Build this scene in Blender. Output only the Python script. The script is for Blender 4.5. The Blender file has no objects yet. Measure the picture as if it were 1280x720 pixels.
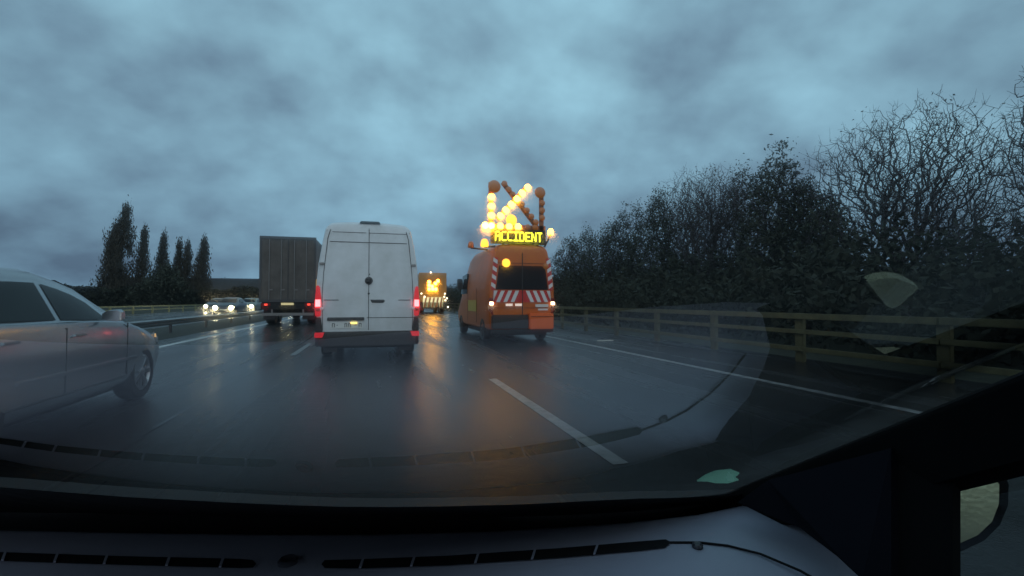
import bpy, bmesh, math, random
import numpy as np
from mathutils import Vector, Matrix
R = math.radians
random.seed(7)
sc = bpy.context.scene
C = sc.collection

# ------------------------------------------------------------------ camera
CAMH = 1.2
YAW = 16.0
cd = bpy.data.cameras.new('camera')
cam = bpy.data.objects.new('camera', cd); C.objects.link(cam)
cd.sensor_width = 36; cd.lens = 36 * 600 / 1280
cd.clip_start = 0.01; cd.clip_end = 3000
cam.location = (0, 0, CAMH)
cam.rotation_euler = (R(90 + 1.53), R(0.0), R(-YAW))
sc.camera = cam

# ------------------------------------------------------------------ world
SUN_EL, SUN_AZ = 6.0, 200.0
w = bpy.data.worlds.new("World"); sc.world = w; w.use_nodes = True
nt = w.node_tree; N = nt.nodes; L = nt.links
for n in list(N): N.remove(n)
def nd(t, **k):
    n = N.new(t)
    for a, b in k.items(): setattr(n, a, b)
    return n
out = nd('ShaderNodeOutputWorld'); bg = nd('ShaderNodeBackground'); L.new(bg.outputs[0], out.inputs[0])
bg.inputs[1].default_value = 0.1
sky = nd('ShaderNodeTexSky', sky_type='NISHITA'); sky.sun_disc = False
sky.sun_elevation = R(SUN_EL); sky.sun_rotation = R(SUN_AZ); sky.air_density = 1.5; sky.dust_density = 3
tc = nd('ShaderNodeTexCoord'); sep = nd('ShaderNodeSeparateXYZ'); L.new(tc.outputs['Generated'], sep.inputs[0])
def math_(op, a, b=None, c=None):
    n = nd('ShaderNodeMath', operation=op)
    for i, v in enumerate((a, b, c)):
        if v is None: continue
        if isinstance(v, (int, float)): n.inputs[i].default_value = v
        else: L.new(v, n.inputs[i])
    return n.outputs[0]
zz = math_('ADD', math_('MAXIMUM', sep.outputs[2], 0.0), 0.5)
cx = math_('DIVIDE', sep.outputs[0], zz); cy = math_('DIVIDE', sep.outputs[1], zz)
comb = nd('ShaderNodeCombineXYZ'); L.new(cx, comb.inputs[0]); L.new(cy, comb.inputs[1])
nz = nd('ShaderNodeTexNoise'); nz.inputs['Scale'].default_value = 1.0; nz.inputs['Detail'].default_value = 5
nz.inputs['Roughness'].default_value = 0.5; nz.inputs['Distortion'].default_value = 0.5; L.new(comb.outputs[0], nz.inputs['Vector'])
nz2 = nd('ShaderNodeTexNoise'); nz2.inputs['Scale'].default_value = 4.2; nz2.inputs['Detail'].default_value = 6
nz2.inputs['Roughness'].default_value = 0.52; L.new(comb.outputs[0], nz2.inputs['Vector'])
cl = math_('ADD', math_('MULTIPLY', nz.outputs[0], 0.68), math_('MULTIPLY', nz2.outputs[0], 0.32))
ramp = nd('ShaderNodeValToRGB'); L.new(cl, ramp.inputs[0])
ramp.color_ramp.elements[0].position = 0.41; ramp.color_ramp.elements[0].color = (1.7, 2.85, 3.95, 1)
ramp.color_ramp.elements[1].position = 0.60; ramp.color_ramp.elements[1].color = (4.0, 7.2, 8.9, 1)
# overcast layer is a little darker and bluer low down
hr = nd('ShaderNodeValToRGB'); L.new(sep.outputs[2], hr.inputs[0])
hr.color_ramp.elements[0].position = 0.0; hr.color_ramp.elements[0].color = (0.66, 0.66, 0.74, 1)
hr.color_ramp.elements[1].position = 0.42; hr.color_ramp.elements[1].color = (1.0, 1.0, 1.0, 1)
mul = nd('ShaderNodeMix', data_type='RGBA', blend_type='MULTIPLY'); mul.inputs[0].default_value = 1
L.new(ramp.outputs[0], mul.inputs[6]); L.new(hr.outputs[0], mul.inputs[7])
# the sky is brighter behind the car, where the last daylight is
bk = math_('MULTIPLY_ADD', math_('MAXIMUM', math_('MULTIPLY', sep.outputs[1], -1.0), 0.0), 1.1, 1.0)
sc2 = nd('ShaderNodeVectorMath', operation='SCALE'); L.new(mul.outputs[2], sc2.inputs[0]); L.new(bk, sc2.inputs[3])
warm = nd('ShaderNodeMix', data_type='RGBA', blend_type='MULTIPLY'); L.new(math_('MAXIMUM', math_('MULTIPLY', sep.outputs[1], -1.0), 0.0), warm.inputs[0]); L.new(sc2.outputs[0], warm.inputs[6]); warm.inputs[7].default_value = (1.45, .98, .86, 1)
mx = nd('ShaderNodeMix', data_type='RGBA'); mx.inputs[0].default_value = 0.97
L.new(sky.outputs[0], mx.inputs[6]); L.new(warm.outputs[2], mx.inputs[7])
L.new(mx.outputs[2], bg.inputs[0])

sl = bpy.data.lights.new('sun', 'SUN'); sl.energy = 0.05; sl.angle = R(30); sl.color = (1, .95, .9)
so = bpy.data.objects.new('sun', sl); C.objects.link(so)
el, az = R(SUN_EL + 30), R(SUN_AZ)
dv = Vector((math.sin(az) * math.cos(el), math.cos(az) * math.cos(el), math.sin(el)))
so.rotation_euler = dv.to_track_quat('Z', 'Y').to_euler()

sc.view_settings.view_transform = 'Standard'; sc.view_settings.look = 'None'
sc.view_settings.exposure = 0.0; sc.view_settings.gamma = 1
sc.cycles.use_denoising = True
sc.cycles.max_bounces = 6; sc.cycles.transparent_max_bounces = 12
sc.cycles.sample_clamp_indirect = 4

# ------------------------------------------------------------------ helpers
def tag(o, label=None, cat=None, group=None, kind=None):
    if label: o['label'] = label
    if cat: o['category'] = cat
    if group: o['group'] = group
    if kind: o['kind'] = kind
    return o
def empty(name, loc, label, cat, group=None, rz=0):
    o = bpy.data.objects.new(name, None); C.objects.link(o); o.location = loc; o.rotation_euler = (0, 0, rz)
    o.empty_display_size = .2
    return tag(o, label, cat, group)
def copy_tree(o, parent=None):
    c = o.copy(); C.objects.link(c); c.parent = parent
    for ch in list(o.children): copy_tree(ch, c)
    return c
_M = {}
def mat(name, col, rough=.5, metal=0, coat=0, var=0, vscale=6, emit=0, ecol=None, bump=0, bscale=30, spec=.5, rvar=0, dirt=None, dirtamt=.5):
    if name in _M: return _M[name]
    m = bpy.data.materials.new(name); m.use_nodes = True; t = m.node_tree; p = t.nodes['Principled BSDF']
    p.inputs['Base Color'].default_value = (*col, 1); p.inputs['Roughness'].default_value = rough
    p.inputs['Metallic'].default_value = metal; p.inputs['Coat Weight'].default_value = coat
    p.inputs['Specular IOR Level'].default_value = spec; p.inputs['Coat Roughness'].default_value = .06
    if var or bump or rvar or dirt:
        c = t.nodes.new('ShaderNodeTexCoord'); n = t.nodes.new('ShaderNodeTexNoise')
        n.inputs['Scale'].default_value = vscale; n.inputs['Detail'].default_value = 7; n.inputs['Roughness'].default_value = .65
        t.links.new(c.outputs['Object'], n.inputs['Vector'])
        if var or dirt:
            r = t.nodes.new('ShaderNodeValToRGB'); t.links.new(n.outputs[0], r.inputs[0])
            r.color_ramp.elements[0].position = .3; r.color_ramp.elements[1].position = .7
            if dirt:
                a = tuple(col[i] * (1 - dirtamt) + dirt[i] * dirtamt for i in range(3)); b = col
            else:
                a = tuple(v * (1 - var) for v in col); b = tuple(min(1, v * (1 + var)) for v in col)
            r.color_ramp.elements[0].color = (*a, 1); r.color_ramp.elements[1].color = (*b, 1)
            t.links.new(r.outputs[0], p.inputs['Base Color'])
        if rvar:
            mr = t.nodes.new('ShaderNodeMapRange'); t.links.new(n.outputs[0], mr.inputs[0])
            mr.inputs[1].default_value = .3; mr.inputs[2].default_value = .7
            mr.inputs[3].default_value = max(.02, rough - rvar); mr.inputs[4].default_value = rough + rvar
            t.links.new(mr.outputs[0], p.inputs['Roughness'])
        if bump:
            n2 = t.nodes.new('ShaderNodeTexNoise'); n2.inputs['Scale'].default_value = bscale; n2.inputs['Detail'].default_value = 4
            t.links.new(c.outputs['Object'], n2.inputs['Vector'])
            bp = t.nodes.new('ShaderNodeBump'); bp.inputs['Strength'].default_value = bump; bp.inputs['Distance'].default_value = .01
            t.links.new(n2.outputs[0], bp.inputs['Height']); t.links.new(bp.outputs[0], p.inputs['Normal'])
    if emit:
        p.inputs['Emission Color'].default_value = (*(ecol or col), 1); p.inputs['Emission Strength'].default_value = emit
    _M[name] = m
    return m

class MB:
    """collects polygons for one mesh"""
    def __init__(s): s.v = []; s.f = []; s.mi = []; s.cur = 0
    def add(s, vs, fs):
        o = len(s.v); s.v += [tuple(v) for v in vs]; s.f += [tuple(i + o for i in f) for f in fs]; s.mi += [s.cur] * len(fs)
        return s
    def box(s, x0, x1, y0, y1, z0, z1):
        return s.add([(x0,y0,z0),(x1,y0,z0),(x1,y1,z0),(x0,y1,z0),(x0,y0,z1),(x1,y0,z1),(x1,y1,z1),(x0,y1,z1)],
                     [(0,3,2,1),(4,5,6,7),(0,1,5,4),(1,2,6,5),(2,3,7,6),(3,0,4,7)])
    def hexa(s, p):   # 8 points, order as box
        return s.add(p, [(0,3,2,1),(4,5,6,7),(0,1,5,4),(1,2,6,5),(2,3,7,6),(3,0,4,7)])
    def quad(s, a, b, c, d): return s.add([a, b, c, d], [(0,1,2,3)])
    def prism(s, pts, axis, a, b):
        """pts: 2-D outline; axis y: pts are (x,z); axis x: (y,z); axis z: (x,y)"""
        def P(p, t): return {'y': (p[0], t, p[1]), 'x': (t, p[0], p[1]), 'z': (p[0], p[1], t)}[axis]
        n = len(pts); vs = [P(p, a) for p in pts] + [P(p, b) for p in pts]
        fs = [tuple(range(n)), tuple(range(2*n-1, n-1, -1))] + [(i, i+n, (i+1) % n + n, (i+1) % n) for i in range(n)]
        return s.add(vs, fs)
    def cyl(s, p0, p1, r0, r1=None, n=16, cap=True):
        r1 = r0 if r1 is None else r1
        p0, p1 = Vector(p0), Vector(p1); d = (p1 - p0).normalized()
        u = d.orthogonal().normalized(); q = d.cross(u); vs = []
        for p, r in ((p0, r0), (p1, r1)):
            for i in range(n):
                a = 2 * math.pi * i / n; vs.append(p + (u * math.cos(a) + q * math.sin(a)) * r)
        fs = [(i, (i+1) % n, (i+1) % n + n, i+n) for i in range(n)]
        if cap: fs += [tuple(range(n-1, -1, -1)), tuple(range(n, 2*n))]
        return s.add(vs, fs)
    def lathe(s, c, axis, prof, n=24):
        """prof: list of (offset along axis, radius)"""
        c = Vector(c); d = Vector(axis).normalized(); u = d.orthogonal().normalized(); q = d.cross(u); vs = []
        for t, r in prof:
            for i in range(n):
                a = 2*math.pi*i/n; vs.append(c + d*t + (u*math.cos(a) + q*math.sin(a))*r)
        fs = []
        for k in range(len(prof)-1):
            for i in range(n): fs.append((k*n+i, k*n+(i+1) % n, (k+1)*n+(i+1) % n, (k+1)*n+i))
        fs.append(tuple(range(n-1, -1, -1))); m = (len(prof)-1)*n; fs.append(tuple(range(m, m+n)))
        return s.add(vs, fs)
    def loft(s, rings, cap=True, closed=True):
        n = len(rings[0]); vs = [p for r in rings for p in r]; fs = []
        for k in range(len(rings)-1):
            for i in range(n if closed else n-1):
                j = (i+1) % n; fs.append((k*n+i, k*n+j, (k+1)*n+j, (k+1)*n+i))
        if cap and closed: fs += [tuple(range(n-1, -1, -1)), tuple(range((len(rings)-1)*n, len(rings)*n))]
        return s.add(vs, fs)
    def build(s, name, mats, parent=None, smooth=None, bevel=0, fix=True):
        me = bpy.data.meshes.new(name); me.from_pydata(s.v, [], s.f)
        if not isinstance(mats, (list, tuple)): mats = [mats]
        for m in mats: me.materials.append(m)
        if len(mats) > 1: me.polygons.foreach_set('material_index', s.mi)
        if fix:
            bm = bmesh.new(); bm.from_mesh(me); bmesh.ops.recalc_face_normals(bm, faces=bm.faces)
            if bevel:
                es = [e for e in bm.edges if len(e.link_faces) == 2 and e.calc_face_angle(0) > .5]
                bmesh.ops.bevel(bm, geom=es, offset=bevel, segments=2, affect='EDGES', clamp_overlap=True)
            bm.to_mesh(me); bm.free()
        if smooth is not None:
            me.polygons.foreach_set('use_smooth', [True] * len(me.polygons)); me.set_sharp_from_angle(angle=R(smooth))
        me.update()
        o = bpy.data.objects.new(name, me); C.objects.link(o); o.parent = parent
        return o

# ------------------------------------------------------------------ materials
M = dict(
    white=mat('white_paint', (.76, .78, .79), .42, coat=.1, dirt=(.40, .40, .37), dirtamt=.5, vscale=2.2, rvar=.1),
    seam=mat('panel_gap', (.03, .03, .03), .8),
    black=mat('black_plastic', (.018, .018, .02), .45, bump=.1, bscale=80),
    rubber=mat('wet_rubber', (.012, .012, .013), .45),
    dark=mat('underbody', (.012, .012, .012), .85),
    glass=mat('dark_glass', (.006, .008, .010), .06, spec=.15),
    steelrim=mat('wheel_rim', (.35, .36, .38), .3, metal=.9),
    darkrim=mat('dark_rim', (.08, .08, .085), .4, metal=.6),
    silver=mat('silver_paint', (.40, .42, .45), .24, metal=.75, coat=.35, var=.06, vscale=1.5),
    orange=mat('orange_paint', (.62, .13, .012), .42, coat=.08, dirt=(.25, .07, .02), dirtamt=.4, vscale=2.6),
    brightorange=mat('clean_orange_paint', (.80, .13, .02), .4),
    amberbox=mat('amber_body', (.60, .25, .04), .45, dirt=(.3, .15, .04), vscale=2),
    red=mat('red_reflective', (.55, .02, .015), .35),
    whitestripe=mat('white_reflective', (.75, .72, .68), .35),
    redlens=mat('dark_red_lens', (.20, .006, .006), .15, coat=.6),
    taillit=mat('tail_lamp_lit', (.8, .02, .03), .2, emit=7, ecol=(1, .13, .14)),
    tailglow=mat('red_lens_glow', (.4, .01, .015), .2, emit=.45, ecol=(1, .03, .05)),
    taildim=mat('tail_lamp_dim', (.6, .02, .02), .2, emit=2.2, ecol=(1, .06, .03)),
    headlit=mat('head_lamp_lit', (.9, .9, .85), .2, emit=70, ecol=(1, .86, .50)),
    amberlit=mat('amber_lamp_lit', (1, .5, .05), .3, emit=18, ecol=(1, .44, .035)),
    amberhot=mat('amber_lamp_brightest', (1, .5, .05), .3, emit=60, ecol=(1, .40, .02)),
    ambermid=mat('amber_lamp_steady', (1, .45, .05), .3, emit=2.2, ecol=(1, .50, .04)),
    amberoff=mat('amber_lamp_off_glow', (.42, .12, .012), .3, coat=.2, emit=.03, ecol=(1, .3, .02)),  # faint glow painted into lamps that are switched off
    ledtext=mat('led_text', (.9, .9, .1), .4, emit=4.2, ecol=(.92, .80, .03)),
    signblack=mat('sign_black', (.02, .018, .014), .5),
    galv=mat('wet_galvanised', (.28, .29, .30), .28, metal=.7, var=.2, vscale=5),
    railwood=mat('weathered_rail', (.095, .088, .040), .6, var=.35, vscale=5, bump=.3, bscale=25),
    railfar=mat('yellowish_rail', (.30, .28, .13), .5, var=.25, vscale=3),
    leaf=mat('dark_foliage', (.028, .034, .020), .8, var=.5, vscale=1.2),
    leaf2=mat('autumn_foliage', (.040, .034, .022), .8, var=.5, vscale=1.2),
    bark=mat('bark', (.045, .040, .040), .9, var=.4, vscale=8),
    twig=mat('twigs', (.050, .042, .048), .9),
    hedge=mat('undergrowth_leaves', (.018, .022, .012), .9, var=.5, vscale=2),
    tarp=mat('grey_tarpaulin', (.125, .108, .095), .6, dirt=(.04, .032, .026), dirtamt=.9, vscale=1.6, bump=.5, bscale=3),
    tarpside=mat('tarpaulin_side', (.085, .08, .078), .5, var=.3, vscale=1.5),
    steel=mat('steel_bar', (.22, .21, .20), .4, metal=.4),
    plate=mat('number_plate', (.72, .72, .68), .4),
    platelit=mat('number_plate_lit', (.8, .7, .4), .4, emit=.5, ecol=(1, .75, .3)),
    ink=mat('black_ink', (.02, .02, .03), .5),
    building=mat('dark_cladding', (.05, .055, .06), .7, var=.2, vscale=.3),
)

# ------------------------------------------------------------------ road, ground
def road_mat(name, col, rlo, rhi, bumpd, streak=True):
    m = bpy.data.materials.new(name); m.use_nodes = True; t = m.node_tree; p = t.nodes['Principled BSDF']; nn = t.nodes.new; ln = t.links.new
    c = nn('ShaderNodeTexCoord')
    mp = nn('ShaderNodeMapping'); mp.inputs['Scale'].default_value = (1.3, .10, 1) if streak else (.6, .6, .6); ln(c.outputs['Object'], mp.inputs[0])
    a = nn('ShaderNodeTexNoise'); a.inputs['Scale'].default_value = 1.0; a.inputs['Detail'].default_value = 6; a.inputs['Roughness'].default_value = .6; ln(mp.outputs[0], a.inputs['Vector'])
    g = nn('ShaderNodeTexNoise'); g.inputs['Scale'].default_value = 55; g.inputs['Detail'].default_value = 4; ln(c.outputs['Object'], g.inputs['Vector'])
    r = nn('ShaderNodeValToRGB'); ln(a.outputs[0], r.inputs[0])
    r.color_ramp.elements[0].position = .32; r.color_ramp.elements[1].position = .68
    r.color_ramp.elements[0].color = (*[v*.7 for v in col], 1); r.color_ramp.elements[1].color = (*[v*1.3 for v in col], 1)
    mg = nn('ShaderNodeMix'); mg.data_type = 'RGBA'; mg.blend_type = 'MULTIPLY'; mg.inputs[0].default_value = .5
    ln(r.outputs[0], mg.inputs[6]); ln(g.outputs[0], mg.inputs[7]); ln(mg.outputs[2], p.inputs['Base Color'])
    mr = nn('ShaderNodeMapRange'); ln(a.outputs[0], mr.inputs[0]); mr.inputs[1].default_value = .35; mr.inputs[2].default_value = .65
    mr.inputs[3].default_value = rlo; mr.inputs[4].default_value = rhi; ln(mr.outputs[0], p.inputs['Roughness'])
    b = nn('ShaderNodeBump'); b.inputs['Strength'].default_value = bumpd; b.inputs['Distance'].default_value = .01
    mp2 = nn('ShaderNodeMapping'); mp2.inputs['Scale'].default_value = (4, 9, 1); ln(c.outputs['Object'], mp2.inputs[0])
    g2 = nn('ShaderNodeTexNoise'); g2.inputs['Scale'].default_value = 1; g2.inputs['Detail'].default_value = 3; ln(mp2.outputs[0], g2.inputs['Vector'])
    b2 = nn('ShaderNodeBump'); b2.inputs['Strength'].default_value = .5; b2.inputs['Distance'].default_value = .018; ln(g2.outputs[0], b2.inputs['Height'])
    ln(b2.outputs[0], b.inputs['Normal'])
    ln(g.outputs[0], b.inputs['Height']); ln(b.outputs[0], p.inputs['Normal'])
    p.inputs['Specular IOR Level'].default_value = .30
    return m
ROAD = road_mat('wet_asphalt', (.038, .036, .036), .13, .34, .5)
GRASS = mat('verge_grass', (.022, .026, .014), .95, var=.5, vscale=3, bump=.8, bscale=12)
VERGE = mat('verge_soil', (.03, .03, .022), .8, var=.4, vscale=4, bump=.6, bscale=20)
PAINT = mat('worn_white_paint', (.34, .34, .33), .4, dirt=(.06, .06, .06), dirtamt=.9, vscale=9)
PAINT2 = mat('faint_white_paint', (.40, .40, .40), .35, dirt=(.07, .07, .07), dirtamt=.95, vscale=7)

def sheet(name, m, x0, x1, y0, y1, z, kind='structure', ny=1):
    b = MB()
    ys = np.linspace(y0, y1, ny+1)
    for i in range(ny): b.quad((x0, ys[i], z), (x1, ys[i], z), (x1, ys[i+1], z), (x0, ys[i+1], z))
    return tag(b.build(name, m), kind=kind)
sheet('ground', GRASS, -1500, 1500, -1500, 1500, -0.02)
sheet('road', ROAD, -6.3, 8.6, -30, 1200, 0.0)
sheet('opposite_road', ROAD, -20.9, -9.2, -30, 1200, 0.0)
sheet('median_strip', VERGE, -9.2, -6.3, -30, 1200, 0.005)
def marking(label_name, xs, dashes, w, z=.004, m=PAINT):
    b = MB()
    for a, e in dashes: b.quad((xs-w/2, a, z), (xs+w/2, a, z), (xs+w/2, e, z), (xs-w/2, e, z))
    return tag(b.build(label_name, m), kind='structure')
marking('edge_line', -5.35, [(-5, 500)], .19, m=mat('bright_white_paint', (.75, .75, .72), .35, dirt=(.35, .35, .34), dirtamt=.6, vscale=5))
marking('edge_line', 5.62, [(-5, 500)], .15, m=PAINT2)
marking('edge_line', -9.95, [(-5, 500)], .22)
marking('edge_line', -20.0, [(-5, 500)], .2)
marking('lane_line', -1.72, [(11.5+13*i, 14.6+13*i) for i in range(-1, 30) if i != -1], .13)
marking('lane_line', 1.75, [(3.2, 7.2), (13.2, 16.2), (18.2, 20.5)] + [(26.2+13*i, 29.2+13*i) for i in range(28)], .13)
marking('lane_line', -13.4, [(5+13*i, 8+13*i) for i in range(30)], .13)
marking('lane_line', -16.7, [(8+13*i, 11+13*i) for i in range(30)], .13)
# narrow tar seam of the asphalt joint left of our lane
TAR = mat('tar_seam', (.012, .012, .013), .25)
b = MB()
for i in range(60):
    x = -1.98 + .02*math.sin(i*1.7); y = 2 + i*1.5
    b.quad((x-.02, y, .004), (x+.02, y, .004), (x+.02+.01*math.sin(i), y+1.5, .004), (x-.02, y+1.5, .004))
tag(b.build('asphalt_seam', TAR), kind='structure')
# short flat pale mark on the hard shoulder
b = MB()
pts = [(-.28, -.05), (-.1, -.08), (.22, -.06), (.3, .02), (.12, .09), (-.2, .06)]
b.prism(pts, 'z', 0, .018)
o = b.build('pale_mark', mat('pale_mark_colour', (.6, .56, .5), .6)); o.location = (6.65, 13.1, .004)
tag(o, 'short flat pale mark on the wet hard shoulder', 'debris')

# ------------------------------------------------------------------ barriers
def rail_fence(name, label, X, y0, y1, sp, rails, postw, posth, m, cat='barrier', postcap=0):
    root = empty(name, (X, y0, 0), label, cat)
    n = int((y1-y0)/sp)
    for z, hh, th in rails:
        b = MB(); nseg = int((y1-y0)/(sp*2))
        for i in range(nseg):
            b.box(-th/2, th/2, i*sp*2+.006, (i+1)*sp*2-.006, z-hh/2, z+hh/2)
        b.build('rail', m, root, bevel=.008)
    first = None
    off = .09 if X > 0 else -.09
    for i in range(min(n, 100)):
        if first is None:
            b = MB(); b.box(-postw/2, postw/2, -postw*.9, postw*.9, 0, posth)
            first = b.build('post', m, root, bevel=.012); first.location = (off, 0, 0)
        else:
            c = first.copy(); C.objects.link(c); c.parent = root; c.location = (off, i*sp, 0)
    return root
rail_fence('roadside_barrier', 'three-rail weathered barrier with square posts along the hard shoulder, dark trees behind', 8.0, .06, 240, 2.5,
           [(.90, .11, .10), (.60, .085, .06), (.26, .09, .06)], .10, .955, M['railwood'])
rail_fence('roadside_barrier', 'yellowish two-rail barrier beyond the oncoming lanes, below the poplars', -21.2, 4, 300, 4.0,
           [(.68, .13, .06), (.36, .10, .06)], .12, .72, M['railfar'])
def wbeam(name, label, X, y0, y1, z0, z1):
    root = empty(name, (X, y0, 0), label, 'guardrail')
    prof = [(.03, z0), (-.02, z0+.04), (-.02, z0+.09), (.03, (z0+z1)/2), (-.02, z1-.09), (-.02, z1-.04), (.03, z1),
            (.036, z1), (-.014, z1-.04), (-.014, z1-.09), (.036, (z0+z1)/2), (-.014, z0+.09), (-.014, z0+.04), (.036, z0)]
    b = MB(); b.prism([(-x, z) for x, z in prof], 'y', 0, y1-y0); b.build('rail', M['galv'], root)
    f = None
    for i in range(int((y1-y0)/4)):
        if f is None:
            b = MB(); b.box(-.13, -.05, -.04, .04, 0, z1-.03); f = b.build('post', M['darkrim'], root)
        else:
            c = f.copy(); C.objects.link(c); c.parent = root; c.location = (0, i*4.0, 0)
wbeam('central_guardrail', 'low wet steel guardrail on short posts in the central reservation', -7.3, 1, 300, .30, .54)

# ------------------------------------------------------------------ vehicles: shared bits
def wheel(parent, x, y, r, wd, rim_m, side, spokes=5, name='wheel'):
    """side -1/+1: which x direction faces outwards"""
    root = bpy.data.objects.new(name, None); C.objects.link(root); root.parent = parent; root.location = (x, y, r); root.empty_display_size = .1
    b = MB(); a = (side, 0, 0)
    b.lathe((0, 0, 0), a, [(-wd, r*.6), (-wd, r*.93), (-wd*.85, r), (-.15*wd, r), (0, r*.94), (.006, r*.8), (0, r*.68), (-.03, r*.66)], 40)
    b.build('tyre', M['rubber'], root, smooth=40)
    b = MB(); b.lathe((0, 0, 0), a, [(-.06, r*.67), (-.004, r*.67), (.002, r*.63), (-.03, r*.60), (-.045, r*.2)], 32)
    for k in range(spokes):
        t0 = 2*math.pi*k/spokes
        def P(rr, dt, dx): return (side*dx, rr*math.cos(t0+dt), rr*math.sin(t0+dt))
        b.hexa([P(r*.12, -.5, -.044), P(r*.62, -.13, -.03), P(r*.62, .13, -.03), P(r*.12, .5, -.044),
                P(r*.12, -.5, -.008), P(r*.62, -.13, .0), P(r*.62, .13, .0), P(r*.12, .5, -.008)])
    b.lathe((0, 0, 0), a, [(-.04, r*.17), (0, r*.17), (.008, r*.12)], 16)
    b.build('rim', rim_m, root, smooth=35)
    return root

def ring_van(y, z0, z1, wb, wm, wt, rt=.22, rb=.05, crown=.03):
    """van cross-section facing along y"""
    h = z1-z0; right = [(wb-rb, z0), (wb, z0+rb), (wm, z0+.36*h), (wm-.004, z0+.5*h)]
    for t in np.linspace(0, 1, 4)[1:]: right.append((wm-.004+(wt-wm)*t**1.4, z0+.5*h+(h*.5-rt)*t))
    for t in np.linspace(0, math.pi/2, 7)[1:]: right.append((wt-rt+rt*math.cos(t), z1-crown-rt+rt*math.sin(t)))
    right.append((wt*.4, z1-.008))
    pts = [(x, y, z) for x, z in right] + [(-x, y, z) for x, z in reversed(right)]
    return pts

def van_body(m, root, sects, cuts):
    b = MB(); b.loft([ring_van(*s) for s in sects]); body = b.build('body', m, root, smooth=38)
    cut_wheels(body, cuts)
    return body
def cut_wheels(body, cuts):
    for (x0, x1, y, z, r) in cuts:
        b = MB(); b.cyl((x0, y, z), (x1, y, z), r, n=36); c = b.build('cutter', M['dark'])
        md = body.modifiers.new('b', 'BOOLEAN'); md.operation = 'DIFFERENCE'; md.object = c; md.solver = 'EXACT'
        dg = bpy.context.evaluated_depsgraph_get(); dg.update()
        me = bpy.data.meshes.new_from_object(body.evaluated_get(dg))
        body.modifiers.clear(); body.data = me
        bpy.data.objects.remove(c)

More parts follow.
